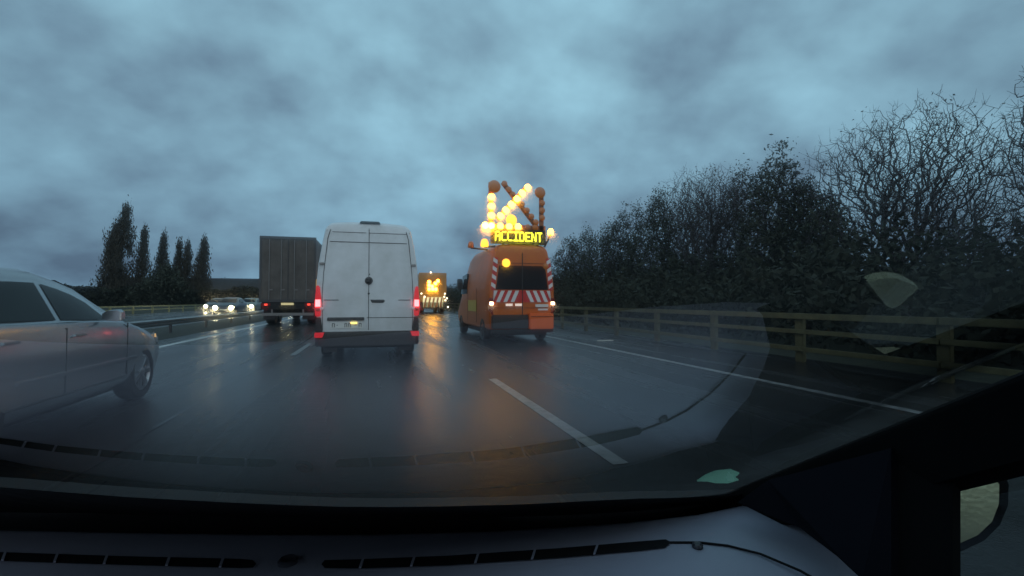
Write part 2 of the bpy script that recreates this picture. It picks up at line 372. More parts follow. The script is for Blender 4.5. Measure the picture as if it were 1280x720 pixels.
# ------------------------------------------------------------------ white van ahead
def white_van():
    S = 61.5
    root = empty('delivery_van', (-.11, 10.12, 0), 'tall white panel van with closed rear doors and lit red tail lamps, straight ahead', 'van')
    X = lambda px: (px-461)/S
    Z = lambda py: CAMH+(376-py)/S
    sects = [(0.0, .44, 2.70, .90, .96, .80, .16), (.015, .41, 2.76, .94, .985, .835, .20), (.07, .40, 2.80, .96, .995, .85, .22), (.4, .40, 2.82, .97, .996, .86, .22),
             (3.2, .40, 2.82, .97, .996, .86, .22), (4.2, .40, 2.78, .97, .995, .85, .24), (4.7, .40, 2.55, .97, .99, .80, .3), (5.3, .40, 1.75, .96, .98, .84, .3),
             (5.95, .40, 1.25, .90, .92, .78, .2), (6.1, .45, 1.1, .8, .82, .7, .15)]
    body = van_body(M['white'], root, sects, [(-1.2, -.72, 1.25, .35, .42), (.72, 1.2, 1.25, .35, .42), (-1.2, -.72, 5.05, .35, .42), (.72, 1.2, 5.05, .35, .42)])
    # doors' seams proud 3 mm of the rear
    b = MB()
    def hl(x0, x1, z, t=.007): b.box(x0, x1, -.006, .012, z-t, z+t)
    b.box(-.006, .006, -.006, .01, Z(412), 2.66)
    hl(X(418), X(457.5), Z(291.5), .005); hl(X(461), X(507), Z(291.5), .005)
    hl(X(415), X(507), Z(303.5), .007)
    hl(X(409), X(426), Z(375)); hl(X(497), X(512), Z(375)); hl(X(459), X(516), Z(397), .006)
    for s in (-1, 1):
        x = s*.80; x2 = s*.90
        b.hexa([(x-.006, -.005, 2.6), (x+.006, -.005, 2.6), (x+.006, .012, 2.6), (x-.006, .012, 2.6)][::1] + [(x-.006, -.005, 2.61), (x+.006, -.005, 2.61), (x+.006, .012, 2.61), (x-.006, .012, 2.61)])
        pts = [(s*.87, .62), (s*.885, 1.3), (s*.86, 1.75), (s*.79, 2.45), (s*.74, 2.62), (s*.725, 2.62), (s*.775, 2.45), (s*.85, 1.75), (s*.875, 1.3), (s*.86, .62)]
        b.prism(pts, 'y', -.005, .012)
    b.build('door_seam', M['seam'], root)
    # hinges
    for s in (-1, 1):
        for z in (Z(331), 1.05):
            b = MB(); b.box(s*.86-.045+.03*s, s*.86+.045+.03*s, -.03, .02, z-.025, z+.025); b.build('hinge', M['white' if z < 1.5 else 'steel'], root, bevel=.008)
    b = MB(); b.prism([(-.19, Z(279.6)), (.22, Z(279.6)), (.19, Z(277)), (-.16, Z(277))], 'y', -.02, .08); b.build('high_brake_light', M['black'], root, bevel=.006)
    # round emblem: dark disc, ring and three-pointed star
    em = MB(); em.lathe((0, -.004, Z(351)), (0, -1, 0), [(0, .078), (.014, .078), (.02, .068)], 28); e = em.build('emblem', M['black'], root, smooth=35)
    b = MB(); b.lathe((0, -.026, Z(351)), (0, -1, 0), [(0, .066), (.006, .066), (.006, .056), (0, .056)], 28)
    b.build('emblem_ring', M['darkrim'], e)
    b = MB()
    for k in range(3):
        a = math.pi/2+k*2*math.pi/3
        b.prism([(.012*math.cos(a-1.5), Z(351)+.012*math.sin(a-1.5)), (.058*math.cos(a), Z(351)+.058*math.sin(a)), (.012*math.cos(a+1.5), Z(351)+.012*math.sin(a+1.5))], 'y', -.034, -.025)
    b.build('emblem_star', M['darkrim'], e)
    b = MB(); b.cyl((.01, -.008, Z(343)), (.01, .01, Z(343)), .015, n=12); b.cyl((-.0, -.012, Z(367)), (-.0, .01, Z(367)), .022, n=12); b.build('lock', M['seam'], root)
    # handle with recess
    h = MB(); h.prism([(.03, Z(374.5)), (.30, Z(374.5)), (.32, Z(376.5)), (.29, Z(378.5)), (.06, Z(378.5))], 'y', -.012, .02); h = h.build('handle', M['black'], root, bevel=.006)
    b = MB(); b.box(.09, .26, -.045, -.012, Z(375.6)-.014, Z(375.6)+.01); b.build('grip', M['black'], h, bevel=.006)
    # plate light bar and plate
    b = MB(); b.prism([(X(413), Z(396.2)), (X(456), Z(396.2)), (X(456), Z(400)), (X(413), Z(400))], 'y', -.035, .01); b.build('plate_light_bar', M['black'], root, bevel=.006)
    b = MB(); b.box(X(416.5), X(454), -.012, .004, Z(409.5), Z(402)); pl = b.build('licence_plate', M['plate'], root)
    b = MB()
    for px, wpx, full in ((418.5, 3.4, 1), (424, 1.2, 0), (433, 3, 1), (437.5, 3, 1), (444.5, 2.6, 0), (449.5, 3.2, 1)):
        x0 = X(px); z0 = Z(408.2); z1 = Z(403.4); ww = wpx/S; t = .012
        if full:
            b.box(x0, x0+t, -.0165, -.0125, z0, z1); b.box(x0+ww-t, x0+ww, -.0165, -.0125, z0, z1); b.box(x0+t, x0+ww-t, -.0165, -.0125, z1-t, z1)
        else: b.box(x0, x0+ww, -.0165, -.0125, (z0+z1)/2-t/2, (z0+z1)/2+t/2)
    b.build('lettering', M['ink'], pl)
    b = MB(); b.box(X(440), X(447.5), -.026, -.018, Z(404.2), Z(402)); b.build('plate_lit_piece', mat('plate_lamp_lit', (1, .8, .3), .4, emit=2.5, ecol=(1, .72, .15)), pl)
    # tail lights: tall corner units
    for s in (-1, 1):
        o0, i0 = s*1.0, s*.905
        t = MB(); t.prism([(s*.925, Z(358)), (s*.985, Z(357)), (s*1.015, Z(380)), (s*1.0, Z(395)), (s*.90, Z(395)), (s*.895, Z(372))], 'y', -.03, .16)
        t = t.build('tail_light', M['tailglow'], root, bevel=.015)
        b = MB(); b.prism([(s*.905, Z(374.5)), (s*1.0, Z(374.5)), (s*1.0, Z(383)), (s*.905, Z(383))], 'y', -.04, -.032); b.build('lamp', M['taillit'], t, bevel=.003)
        b = MB(); b.prism([(s*.91, Z(385)), (s*.995, Z(385)), (s*.99, Z(388.5)), (s*.91, Z(388.5))], 'y', -.036, -.032); b.build('indicator_lens', M['redlens'], t)
        b = MB(); b.prism([(s*.82, Z(414)), (s*1.0, Z(414)), (s*1.0, Z(420)), (s*.86, Z(420))], 'y', -.125, -.09); b.build('reflector', M['tailglow'], root, bevel=.004)  # reflectors get a faint red glow in the colour, no lamp inside
    # rear bumper
    b = MB(); b.loft([[(x, y, z) for x, y in ((-1.0, .3), (-1.0, .02), (-.93, -.09), (0, -.12), (.93, -.09), (1.0, .02), (1.0, .3), (0, .3))] for z in (Z(431), Z(421), Z(413.5))])
    b.build('bumper', M['black'], root, smooth=40, bevel=.01)
    for s in (-1, 1):
        b = MB(); b.prism([(s*.99, Z(396)), (s*1.0, Z(413.5)), (s*.86, Z(413.5)), (s*.90, Z(396))], 'y', -.035, .2); b.build('bumper_corner', M['black'], root, bevel=.01)
        for y in (1.25, 5.05): wheel(root, s*.985, y, .345, .22, M['steelrim'], s)
        b = MB(); b.prism([(s*1.01, 1.55), (s*1.22, 1.55), (s*1.22, 1.95), (s*1.05, 1.95)], 'y', 4.55, 4.66); b.build('wing_mirror', M['black'], root, bevel=.02)
        b = MB(); b.box(s*.75-.13, s*.75+.13, .3, .33, .16, .42); b.build('mud_flap', M['rubber'], root)
    b = MB(); b.box(-.85, .85, .2, 5.9, .24, .395); b.build('underbody', M['dark'], root)
    b = MB(); b.quad((-.72, 4.83, 2.45), (.72, 4.83, 2.45), (.82, 5.33, 1.78), (-.82, 5.33, 1.78)); b.build('windscreen', M['glass'], root)
    return root
white_van()

# ------------------------------------------------------------------ 5x7 led font
FONT = {'A': ["01110","10001","10001","11111","10001","10001","10001"], 'C': ["01111","10000","10000","10000","10000","10000","01111"],
        'I': ["11111","00100","00100","00100","00100","00100","11111"], 'D': ["11110","10001","10001","10001","10001","10001","11110"],
        'E': ["11111","10000","10000","11110","10000","10000","11111"], 'N': ["10001","11001","11001","10101","10011","10011","10001"],
        'T': ["11111","00100","00100","00100","00100","00100","00100"]}
def led(b, text, x0, z0, wid, hgt, y):
    n = len(text); cw = wid/(n*6-1); chh = hgt/7
    for k, ch in enumerate(text):
        for r_, row in enumerate(FONT[ch]):
            for c_, v in enumerate(row):
                if v == '1':
                    x = x0+(k*6+c_)*cw; z = z0+(6-r_)*chh
                    b.box(x+.06*cw, x+.98*cw, y-.012, y, z+.06*chh, z+.94*chh)

# ------------------------------------------------------------------ orange road-service van
def lamp(b, x, z, y, r, n=20): b.lathe((x, y, z), (0, -1, 0), [(0, r*1.08), (.012, r*1.08), (.014, r), (.022, r*.9), (.030, r*.6), (.033, r*.2)], n)
def orange_van():
    S = 43.0; CX = 653
    Xl = (CX-468)/S*.961; zc = 600/S; Yl = (zc-Xl*.276)/.961
    root = empty('service_van', (Xl, Yl, 0), 'high-roofed orange service van with striped chevrons and a lit arrow board on its roof', 'van')
    X = lambda px: (px-CX)/S*1.0
    Z = lambda py: CAMH+(376-py)/S
    sects = [(0.0, .40, 2.72, .93, .95, .74, .16), (.02, .38, 2.80, .95, .98, .79, .2), (.09, .37, 2.86, .97, 1.0, .81, .24), (.5, .36, 2.90, .97, 1.0, .82, .26),
             (3.2, .36, 2.90, .97, 1.0, .82, .26), (3.9, .36, 2.80, .97, 1.0, .80, .28), (4.35, .38, 2.45, .97, .99, .74, .3), (5.0, .38, 1.62, .96, .98, .82, .25),
             (5.6, .38, 1.20, .90, .93, .78, .2), (5.75, .42, 1.0, .8, .82, .7, .15)]
    body = van_body(M['orange'], root, sects, [(-1.2, -.72, .95, .34, .42), (.72, 1.2, .95, .34, .42), (-1.2, -.72, 4.65, .34, .42), (.72, 1.2, 4.65, .34, .42)])
    b = MB(); b.prism([(-.70, 2.22), (.70, 2.22), (.80, 1.52), (-.80, 1.52)], 'y', -.012, .02); b.build('rear_window', M['glass'], root, bevel=.01)
    b = MB(); b.box(-.012, .012, -.018, .0, .62, 2.6)
    b.box(-.86, .86, -.016, .0, 2.285, 2.297); b.box(-.9, .9, -.016, .0, .99, 1.0)
    b.build('door_seam', M['seam'], root)
    # chevron board below the window, slanting outwards from the centre; and columns at the sides
    ch = MB(); ch.box(-.88, .88, -.014, .0, 1.16, 1.50); cb = ch.build('chevron_band', M['red'], root)
    b = MB()
    for s in (-1, 1):
        for k in range(4):
            x = .10+k*.215
            x1 = min(.875, x+.11)
            b.prism([(s*(x+.15), 1.165), (s*min(.875, x+.26), 1.165), (s*x1, 1.495), (s*x, 1.495)][::1], 'y', -.018, -.0145)
    b.build('chevron_stripe', M['whitestripe'], cb)
    for s in (-1, 1):
        cm = MB(); cm.prism([(s*.815, 1.51), (s*.945, 1.51), (s*.86, 2.45), (s*.73, 2.45)], 'y', -.014, .02); cm = cm.build('chevron_column', M['red'], root)
        b = MB()
        for k in range(4):
            z = 1.55+k*.235; xo = .94-(z-1.51)*.09; xi = .82-(z-1.51)*.09
            b.prism([(s*xi, z), (s*xo, z+.08), (s*(xo-.01), z+.19), (s*(xi-.01), z+.11)], 'y', -.018, -.0145)
        b.build('chevron_stripe', M['whitestripe'], cm)
        # tail lamp units
        t = MB(); t.prism([(s*.88, 1.28), (s*.985, 1.28), (s*1.0, .95), (s*.88, .75)], 'y', -.03, .08); t = t.build('tail_light', M['redlens'], root, bevel=.012)
        b = MB(); b.box(s*.93-.055, s*.93+.055, -.04, -.031, 1.08, 1.17); b.build('lamp', mat('lamp_warm_lit', (1, .8, .5), .3, emit=9, ecol=(1, .68, .42)), t, bevel=.004)
        for y in (.95, 4.65): wheel(root, s*.985, y, .34, .22, M['darkrim'], s)
        b = MB(); b.prism([(s*1.0, 1.62), (s*1.22, 1.62), (s*1.22, 2.0), (s*1.04, 2.0)], 'y', 4.05, 4.16); b.build('wing_mirror', M['black'], root, bevel=.02)
    # side window of cab, sliding door lines, yellow reflective patch along flank
    for s in (-1, 1):
        b = MB(); b.prism([(3.3, 1.45), (4.55, 1.45), (4.2, 2.10), (3.35, 2.15)], 'x', s*.93, s*1.003); b.build('side_window', M['glass'], root)
        b = MB(); b.box(s*1.002-.003, s*1.002+.003, 1.75, 3.1, .86, 1.22); b.build('reflective_band', mat('yellow_reflective', (.60, .38, .04), .4), root)
        b = MB()
        for y in (3.2, 1.7): b.box(s*1.001-.003, s*1.001+.003, y-.01, y+.01, .5, 1.6)
        b.build('side_seam', M['seam'], root)
    # plate area and small lettering marks
    for x0, x1 in ((-.50, -.30), (-.22, -.02)):
        b = MB(); b.box(x0, x1, -.022, -.0, 1.05, 1.12); b.build('plate_lit_piece', mat('plate_glow', (.9, .8, .7), .4, emit=.7, ecol=(1, .75, .6)), root)  # pale plate pieces, glow put into their colour
    b = MB(); b.box(.40, .80, -.018, .0, 1.02, 1.10); b.box(.48, .78, -.018, 0, .92, .97); b.build('marking_label', M['whitestripe'], root)
    # lower: dark bumper step on the left, orange box on the right
    b = MB(); b.box(-.93, .18, -.10, .12, .40, .80); b.build('bumper', M['black'], root, bevel=.03)
    b = MB(); b.box(.16, .90, -.20, .02, .38, .84); bx = b.build('equipment_box', M['brightorange'], root, bevel=.025)
    b = MB(); b.box(.2, .86, -.215, -.199, .74, .755); b.build('lid_gap', M['seam'], bx)
    b = MB(); b.box(-.93, .93, -.04, .1, .28, .375); b.box(-.8, .8, .15, 5.4, .2, .355); b.build('underbody', M['dark'], root)
    # round lamps high on the doors
    b = MB(); lamp(b, X(632), Z(329), -.0, .115); b.build('round_lamp', M['ambermid'], root, smooth=50)
    b = MB(); lamp(b, X(684), Z(332), -.0, .085); b.build('round_lamp', M['amberoff'], root, smooth=50)
    b = MB(); b.quad((-.72, 4.43, 2.38), (.72, 4.43, 2.38), (.82, 5.03, 1.66), (-.82, 5.03, 1.66)); b.build('windscreen', M['glass'], root)
    # roof sign: a message panel with an arrow lamp frame
    sign = MB(); sign.box(X(614), X(685), .02, .22, Z(304.5), Z(286.5)); sign.cyl((-.55, .12, 2.7), (-.55, .12, 2.95), .04); sign.cyl((.5, .12, 2.7), (.5, .12, 2.95), .04)
    sign = sign.build('message_panel', M['signblack'], root, bevel=.015)
    b = MB(); led(b, 'ACCIDENT', X(618), Z(301.5), (679.5-618)/S, (301.5-289.5)/S, .018); b.build('led_lettering', M['ledtext'], sign)
    y = .10
    fr = MB()
    def bar(p, q, wd=.07):
        p = Vector((X(p[0]), y+.03, Z(p[1]))); q = Vector((X(q[0]), y+.03, Z(q[1]))); d = (q-p).normalized(); n_ = Vector((-d.z, 0, d.x))*wd
        fr.hexa([p-n_+Vector((0, .03, 0)), p+n_+Vector((0, .03, 0)), q+n_+Vector((0, .03, 0)), q-n_+Vector((0, .03, 0)), p-n_, p+n_, q+n_, q-n_])
    bar((614, 228), (614, 286)); bar((680.5, 233), (680.5, 286)); bar((606, 283), (686, 283)); bar((662, 230), (622, 274)); 
    fr.v = fr.v  # frame
    bar((629, 227), (674, 281))
    frame = fr.build('arrow_frame', mat('frame_dark_orange', (.22, .08, .02), .5), root)
    frame.location = (0, 0, 0)
    lit = [(614, 247), (614, 258.5), (614, 270), (606.5, 283), (614, 283), (625.5, 283), (637, 283), (648.5, 283),
           (661.5, 232), (654.3, 239.6), (647.2, 247.3), (640, 255), (633, 262.5), (626, 270)]
    off = [(630.5, 229.5), (636, 236.5), (641.5, 242.5), (653.5, 254), (660, 261.5), (666, 269), (672, 276), (680.5, 251), (680.5, 260.5), (680.5, 270), (661, 283), (671, 283)]
    b0 = MB(); lamp(b0, 0, 0, 0, .092); proto = b0.build('arrow_lamp', M['amberlit'], root, smooth=50)
    hot = None
    for i, (px, py) in enumerate(lit):
        o = proto if i == 0 else proto.copy()
        if i: C.objects.link(o); o.parent = root
        o.location = (X(px), y-.005-(.012 if i < 8 else 0), Z(py))
        if i in (3, 4):
            if hot is None: o.data = o.data.copy(); o.data.materials[0] = M['amberhot']; hot = o.data
            else: o.data = hot
    b0 = MB(); lamp(b0, 0, 0, 0, .082); p2 = b0.build('unlit_arrow_lamp', M['amberoff'], root, smooth=50)
    for i, (px, py) in enumerate(off):
        o = p2 if i == 0 else p2.copy()
        if i: C.objects.link(o); o.parent = root
        o.location = (X(px), y-.03, Z(py))
    for (px, py, r, m) in ((617.5, 234, .17, 'amberoff'), (677.5, 238, .155, 'amberoff'), (640, 274.5, .15, 'ambermid')):
        b = MB(); lamp(b, X(px), Z(py), y-.04 if py < 250 else y+.0, r, 28); b.build('large_lamp', M[m], root, smooth=50)
    # rotating beacons
    for (px, py, r, m, yy) in ((692.5, 287, .09, 'amberlit', .1), (607.5, 303.5, .12, 'ambermid', .3), (598.5, 301, .10, 'amberoff', 1.3)):
        bc = MB(); x, z = X(px), Z(py); bc.lathe((x, yy, z-r), (0, 0, 1), [(0, r*.8), (r*.3, r), (r*1.3, r*.9), (r*1.9, r*.55), (r*2, r*.2)], 20); bc = bc.build('beacon', M[m], root, smooth=50)
        xs = .72 if x > 0 else -.74
        b = MB(); b.cyl((x, yy, z-r*1.0), (xs, yy, 2.80), .028, n=10); b.build('beacon_stalk', M['signblack'], bc)
    return root
orange_van()

# ------------------------------------------------------------------ covered lorry, left lane
def lorry():
    S = 25.0
    root = empty('covered_lorry', (-4.15, 26.1, 0), 'dark tall box lorry with grubby grey rear curtain in the left lane', 'lorry')
    b = MB(); b.box(-1.27, 1.27, 0, 12.0, 1.22, 4.38); body = b.build('cargo_box', M['tarp'], root, bevel=.03)
    for s in (-1, 1):
        b = MB()
        n = 60; L_ = 11.9
        rows = []
        for z in np.linspace(1.25, 4.3, 8):
            rows.append([(s*(1.285+.018*math.sin(i*1.3)+.01*math.sin(i*.37+z*2)), .05+L_*i/n, z) for i in range(n+1)])
        b.loft(rows, cap=False, closed=False); b.build('side_curtain', M['tarpside'], root, smooth=60)
    f = MB()
    for x in (-1.25, 1.25): f.box(x-.05, x+.05, -.03, .02, 1.2, 4.36)
    f.box(-1.3, 1.3, -.035, .02, 4.26, 4.41); f.box(-1.3, 1.3, -.035, .02, 1.13, 1.27); f.box(-.02, .02, -.03, .01, 1.27, 4.26)
    f.build('rear_frame', mat('lorry_frame', (.05, .048, .05), .5), root, bevel=.01)
    for x in (-.85, -.3, .3, .85):
        b = MB(); b.cyl((x, -.04, 1.25), (x, -.04, 4.25), .022, n=8); b.box(x-.02, x+.16, -.06, -.03, 1.72, 1.78); b.build('locking_bar', M['steel'], root)
    b = MB(); b.box(-1.2, 1.2, .1, 11.5, .86, 1.2); b.box(-.6, .6, .3, 8, .5, .86); b.build('chassis', M['dark'], root)
    b = MB(); b.box(-1.2, 1.2, -.02, .08, .46, .60); b.box(-.75, -.68, .0, .07, .6, .9); b.box(.68, .75, .0, .07, .6, .9); b.build('underrun_bar', M['steel'], root, bevel=.01)
    b = MB(); b.box(-1.22, 1.22, -.01, .06, .78, 1.08); pn = b.build('lamp_panel', M['dark'], root)
    for s in (-1, 1):
        t = MB(); t.box(s*.98-.2, s*.98+.2, -.04, -.012, .95, 1.09); t = t.build('tail_light', M['redlens'], pn)
        t.parent = root
        b = MB(); b.box(s*.98-.07, s*.98+.07, -.052, -.041, .97, 1.06); b.build('lamp', M['taildim'], t)
        b = MB(); b.box(s*.9-.28, s*.9+.28, .45, .48, .25, .85); b.build('mud_flap', M['rubber'], root)
        for y in (1.5, 2.75, 9.8): wheel(root, s*1.2, y, .5, .42, M['darkrim'], s, 8)
        b = MB(); b.box(s*1.3-.01, s*1.3+.02, .1, .5, 1.5, 2.3); b.build('side_marker', mat('amber_marker', (.7, .35, .03), .4, emit=.35, ecol=(1, .5, .05)), root) if s > 0 else None
    b = MB(); b.box(-.30, .28, -.03, -.012, .99, 1.10); pl = b.build('licence_plate', M['platelit'], root)
    cb = MB(); cb.box(-1.2, 1.2, 12.5, 14.4, .6, 3.3); cb = cb.build('cab', mat('cab_paint', (.1, .1, .12), .4), root, bevel=.15)
    b = MB(); b.box(-1.08, 1.08, 14.39, 14.42, 1.8, 2.8); b.build('windscreen', M['glass'], cb)
lorry()

# ------------------------------------------------------------------ gritter / works truck far ahead
def works_truck():
    S = 13.0
    Xl = 5.5; zc = 600/S; Yl = (zc-Xl*.276)/.961
    root = empty('works_truck', (Xl, Yl, 0), 'distant orange works truck with glaring amber arrow and bright chevron plate', 'truck')
    b = MB(); b.box(-1.25, 1.25, 1.0, 6, 1.1, 3.9); b.build('cargo_box', M['amberbox'], root, bevel=.05)
    b = MB(); b.box(-1.35, 1.35, .92, .98, 2.0, 3.95); pn = b.build('arrow_board', M['amberbox'], root, bevel=.02)
    b = MB(); b.box(-1.0, .95, .3, .4, .55, 1.55); pl = b.build('crash_plate', mat('yellow_white_glow', (.75, .7, .4), .4, emit=.9, ecol=(1, .85, .45)), root, bevel=.02)  # glow put into the plate's colour to show it brightly lit
    b = MB()
    for i in range(5):
        x = -.95+i*.38; b.prism([(x, .58), (x+.16, .58), (x+.34, 1.52), (x+.18, 1.52)], 'y', .293, .2975)
    b.build('plate_stripe', mat('amber_stripe', (.5, .12, .02), .4), pl)
    fs = MB()
    for p in [(-.35, 2.35), (-.05, 2.62), (.25, 2.9), (.5, 3.15), (-.35, 2.72), (-.35, 3.05), (0, 2.35), (.3, 2.35)]: lamp(fs, p[0], p[1], .91, .15, 14)
    fs.build('arrow_lamps', mat('amber_lamp_far', (1, .5, .05), .3, emit=30, ecol=(1, .42, .03)), root, smooth=50)
    for x, z in ((-1.15, 1.9), (-.85, 1.6), (1.1, 1.9), (1.05, 1.6), (1.3, 1.45), (-.2, 3.98), (1.4, .6), (1.15, 1.25)):
        b = MB(); lamp(b, x, z, .3 if z < 3.5 else .9, .07, 12); b.build('marker_lamp', mat('white_marker_lit', (1, .9, .6), .3, emit=6, ecol=(1, .8, .5)), root, smooth=50)
        if z < 3.5:
            b = MB(); b.box(x-.03, x+.03, .3, 1.0, z-.03, z+.03); b.build('lamp_arm', M['signblack'], root)
    b = MB(); b.box(-1.1, 1.1, .3, 8, .5, 1.05); b.build('chassis', M['dark'], root)
    b = MB(); b.box(-1.2, 1.2, 6.2, 8.2, .6, 3.0); cb = b.build('cab', M['orange'], root, bevel=.12)
    b = MB(); b.box(-1.05, 1.05, 8.19, 8.22, 1.7, 2.6); b.build('windscreen', M['glass'], cb)
    for s in (-1, 1):
        for y in (1.8, 3.0, 7.2): wheel(root, s*1.2, y, .48, .4, M['darkrim'], s, 8)
works_truck()

# ------------------------------------------------------------------ cars
def car(name, loc, rz, label, cat, m, group=None, near=False, headlit=True, length=4.4, roofz=1.50, taillit=False):
    """nose points to +y, length ~4.4, y=0 at the nose, tail at -length"""
    root = empty(name, loc, label, cat, group, rz)
    # stations: y, top z, belt z, half width sill, belt, roof half width
    st = [(0.0, .62, .50, .52, .55, .30), (-.06, .70, .56, .66, .70, .45), (-.22, .80, .66, .78, .82, .58), (-.55, .90, .78, .84, .88, .68), (-.95, .98, .88, .87, .895, .74), (-1.22, 1.04, .94, .875, .90, .76),
          (-1.55, 1.22, .97, .88, .90, .70), (-1.85, 1.36, .98, .88, .90, .665), (-2.1, 1.43, .985, .88, .90, .645), (-2.45, roofz, .99, .88, .90, .63), (-2.9, roofz, 1.0, .88, .90, .62),
          (-3.4, roofz-.03, 1.01, .88, .895, .61), (-3.85, roofz-.14, 1.02, .87, .88, .59), (-4.15, 1.2, 1.02, .85, .86, .60), (-length+.05, .95, .80, .80, .82, .62), (-length, .80, .65, .74, .76, .5)]
    def ringc(s):
        y, zt, zb, ws, wb, wr = s; z0 = .24 if y < -.2 else .24+(.2+y)*.5+0
        z0 = .22
        dz = zt-zb
        rt = min(.12, dz*.6)
        right = [(ws-.08, z0), (ws-.01, z0+.05), (ws+.015, z0+.16), (wb, (z0+zb)*.55), (wb, zb-.06), (wb-.025, zb), (wb-.06, zb+.012)]
        for t in (.33, .66, 1): right.append((wb-.06+(wr+.02-wb+.06)*t, zb+.012+(dz-rt-.012)*t))
        right += [(wr-.03, zt-rt*.35), (wr-.12, zt-.012), (wr*.4, zt+.004)]
        return [(x, y, z) for x, z in right] + [(-x, y, z) for x, z in reversed(right)]
    b = MB(); b.loft([ringc(s) for s in st]); body = b.build('body', m, root, smooth=42)
    if near: cut_wheels(body, [(-1.2, -.62, -.86, .33, .385), (.62, 1.2, -.86, .33, .385), (-1.2, -.62, -3.5, .33, .385), (.62, 1.2, -3.5, .33, .385)])
    def interp(y):
        for a, c in zip(st[:-1], st[1:]):
            if c[0] <= y <= a[0]:
                t = (a[0]-y)/(a[0]-c[0]); return [a[i]+(c[i]-a[i])*t for i in range(6)]
    def side(y, t, s, off=.006):   # point on greenhouse side; t from belt 0 to roof edge 1
        _, zt, zb, ws, wb, wr = interp(y); dz = zt-zb; rt = min(.12, dz*.6)
        x = wb-.06+(wr+.02-wb+.06)*t; z = zb+.012+(dz-rt-.012)*t
        return (s*(x+off), y, z+off*.3)
    def win(nm, ys, tb, tt, s, mm, parent=root):
        b = MB(); n = len(ys)
        lo = [side(y, tb, s) for y in ys]; hi = [side(y, t2, s) for y, t2 in zip(ys, tt)]
        b.loft([lo, [tuple((a+c)/2 for a, c in zip(p, q)) for p, q in zip(lo, hi)], hi], cap=False, closed=False)
        return b.build(nm, mm, parent, smooth=40)
    for s in (-1, 1):
        o1 = win('side_window', [-1.62, -1.8, -2.0, -2.2, -2.42], .05, [.10, .84, .93, .95, .95], s, M['glass'])
        o2 = win('side_window', [-2.50, -2.8, -3.1, -3.33], .05, [.95, .95, .95, .95], s, M['glass'])
        win('side_window', [-3.42, -3.6, -3.8, -3.95], .05, [.94, .9, .7, .3], s, M['glass'])
        if near:
            for o_, yr in ((o1, None),): pass
            b = MB()
            for yy in (-1.30, -2.46, -3.37):
                b.box(s*.898-.006, s*.898+.004, yy-.005, yy+.005, .36, .95)
            b.box(s*.893-.006, s*.893+.006, -3.4, -1.3, .338, .346)
            b.build('door_seam', M['seam'], root)
            b = MB(); b.loft([[(s*.79, -.27, .70), (s*.79, -.30, .755), (s*.77, -.33, .72)], [(s*.866, -.43, .72), (s*.866, -.45, .775), (s*.83, -.46, .74)]]); b.build('headlight_glint', mat('amber_glint_dim', (.8, .4, .1), .3, emit=.7, ecol=(1, .62, .3)), root)  # added glowing corner for the amber glint on the headlight
            for yy in (-2.28, -3.2):
                b = MB(); b.prism([(yy-.10, .86), (yy+.10, .86), (yy+.09, .885), (yy-.09, .885)], 'x', s*.895, s*.925); b.build('door_handle', m, root, bevel=.006)
            b = MB(); b.prism([(-3.1, .52), (-1.05, .52), (-1.05, .555), (-3.1, .555)], 'x', s*.895, s*.91); b.build('side_moulding', M['silver'], root, bevel=.005)
        mr = MB(); mr.loft([[(s*(.86+dx), -1.82+dy*k, 1.035+dz*k) for dy, dz in ((-.055, -.055), (.075, -.05), (.09, .03), (.05, .085), (-.055, .075))] for dx, k in ((.03, .4), (.08, .8), (.17, .9), (.205, .6))])
        mr.build('wing_mirror', m if not near else M['silver'], root, smooth=40)
        hl = MB(); hl.prism([(s*.42, .56), (s*.70, .56), (s*.76, .68), (s*.50, .66)], 'y', -.20, .03) if not near else hl.loft(
            [[(s*.60, -.055, .55), (s*.60, -.08, .66), (s*.62, -.2, .75), (s*.62, -.3, .6)], [(s*.76, -.15, .58), (s*.76, -.16, .69), (s*.76, -.3, .765), (s*.76, -.3, .6)], [(s*.855, -.34, .64), (s*.855, -.36, .72), (s*.85, -.48, .80), (s*.84, -.46, .68)]])
        hl.build('headlight', M['headlit'] if headlit else mat('clear_lens', (.5, .52, .55), .08, coat=1), root, bevel=0 if near else .01)
        if headlit:
            lb = MB(); lb.lathe((s*.60, .03, .63), (0, 1, 0), [(0, .15), (.02, .14), (.035, .08)], 18); lb.build('head_lamp_glare', M['headlit'], root, smooth=50)  # oversized glowing disc, its size stands in for headlamp glare
        tl = MB(); tl.prism([(s*.55, .72), (s*.78, .72), (s*.74, .92), (s*.55, .92)], 'y', -length-.01, -length+.25); tl.build('tail_light', M['taildim'] if taillit else M['redlens'], root)
        for y in (-.86, -3.5):
            wheel(root, s*.885, y, .325, .2, M['steelrim'], s, 7 if near else 5)
        if not near:
            for y in (-.86, -3.5):
                b = MB(); b.cyl((s*.70, y, .33), (s*.884, y, .33), .37, n=24); b.build('wheel_arch', M['dark'], root)
    b = MB()
    def top(y, f): _, zt, zb, ws, wb, wr = interp(y); return (f*wr, y, zt+.008)
    ys = [-1.25, -1.4, -1.6, -1.8, -1.98]
    b.loft([[(f*(interp(y)[5]-.1), y, interp(y)[1]+.010) for f in (-1, -.5, 0, .5, 1)] for y in ys], cap=False, closed=False); b.build('windscreen', M['glass'], root, smooth=40)
    b = MB(); b.loft([[(f*.55, y, interp(y)[1]+.010) for f in (-1, 0, 1)] for y in (-3.95, -4.05, -4.14, -4.25)], cap=False, closed=False); b.build('rear_window', M['glass'], root, smooth=40)
    b = MB(); b.box(-.45, .45, -.02, .012, .36, .52); b.build('grille', M['black'], root, bevel=.01)
    b = MB(); b.box(-.26, .26, .012, .02, .42, .50); b.build('licence_plate', M['plate'], root)
    b = MB(); b.box(-.7, .7, -4.2, -.3, .16, .235); b.build('underbody', M['dark'], root)
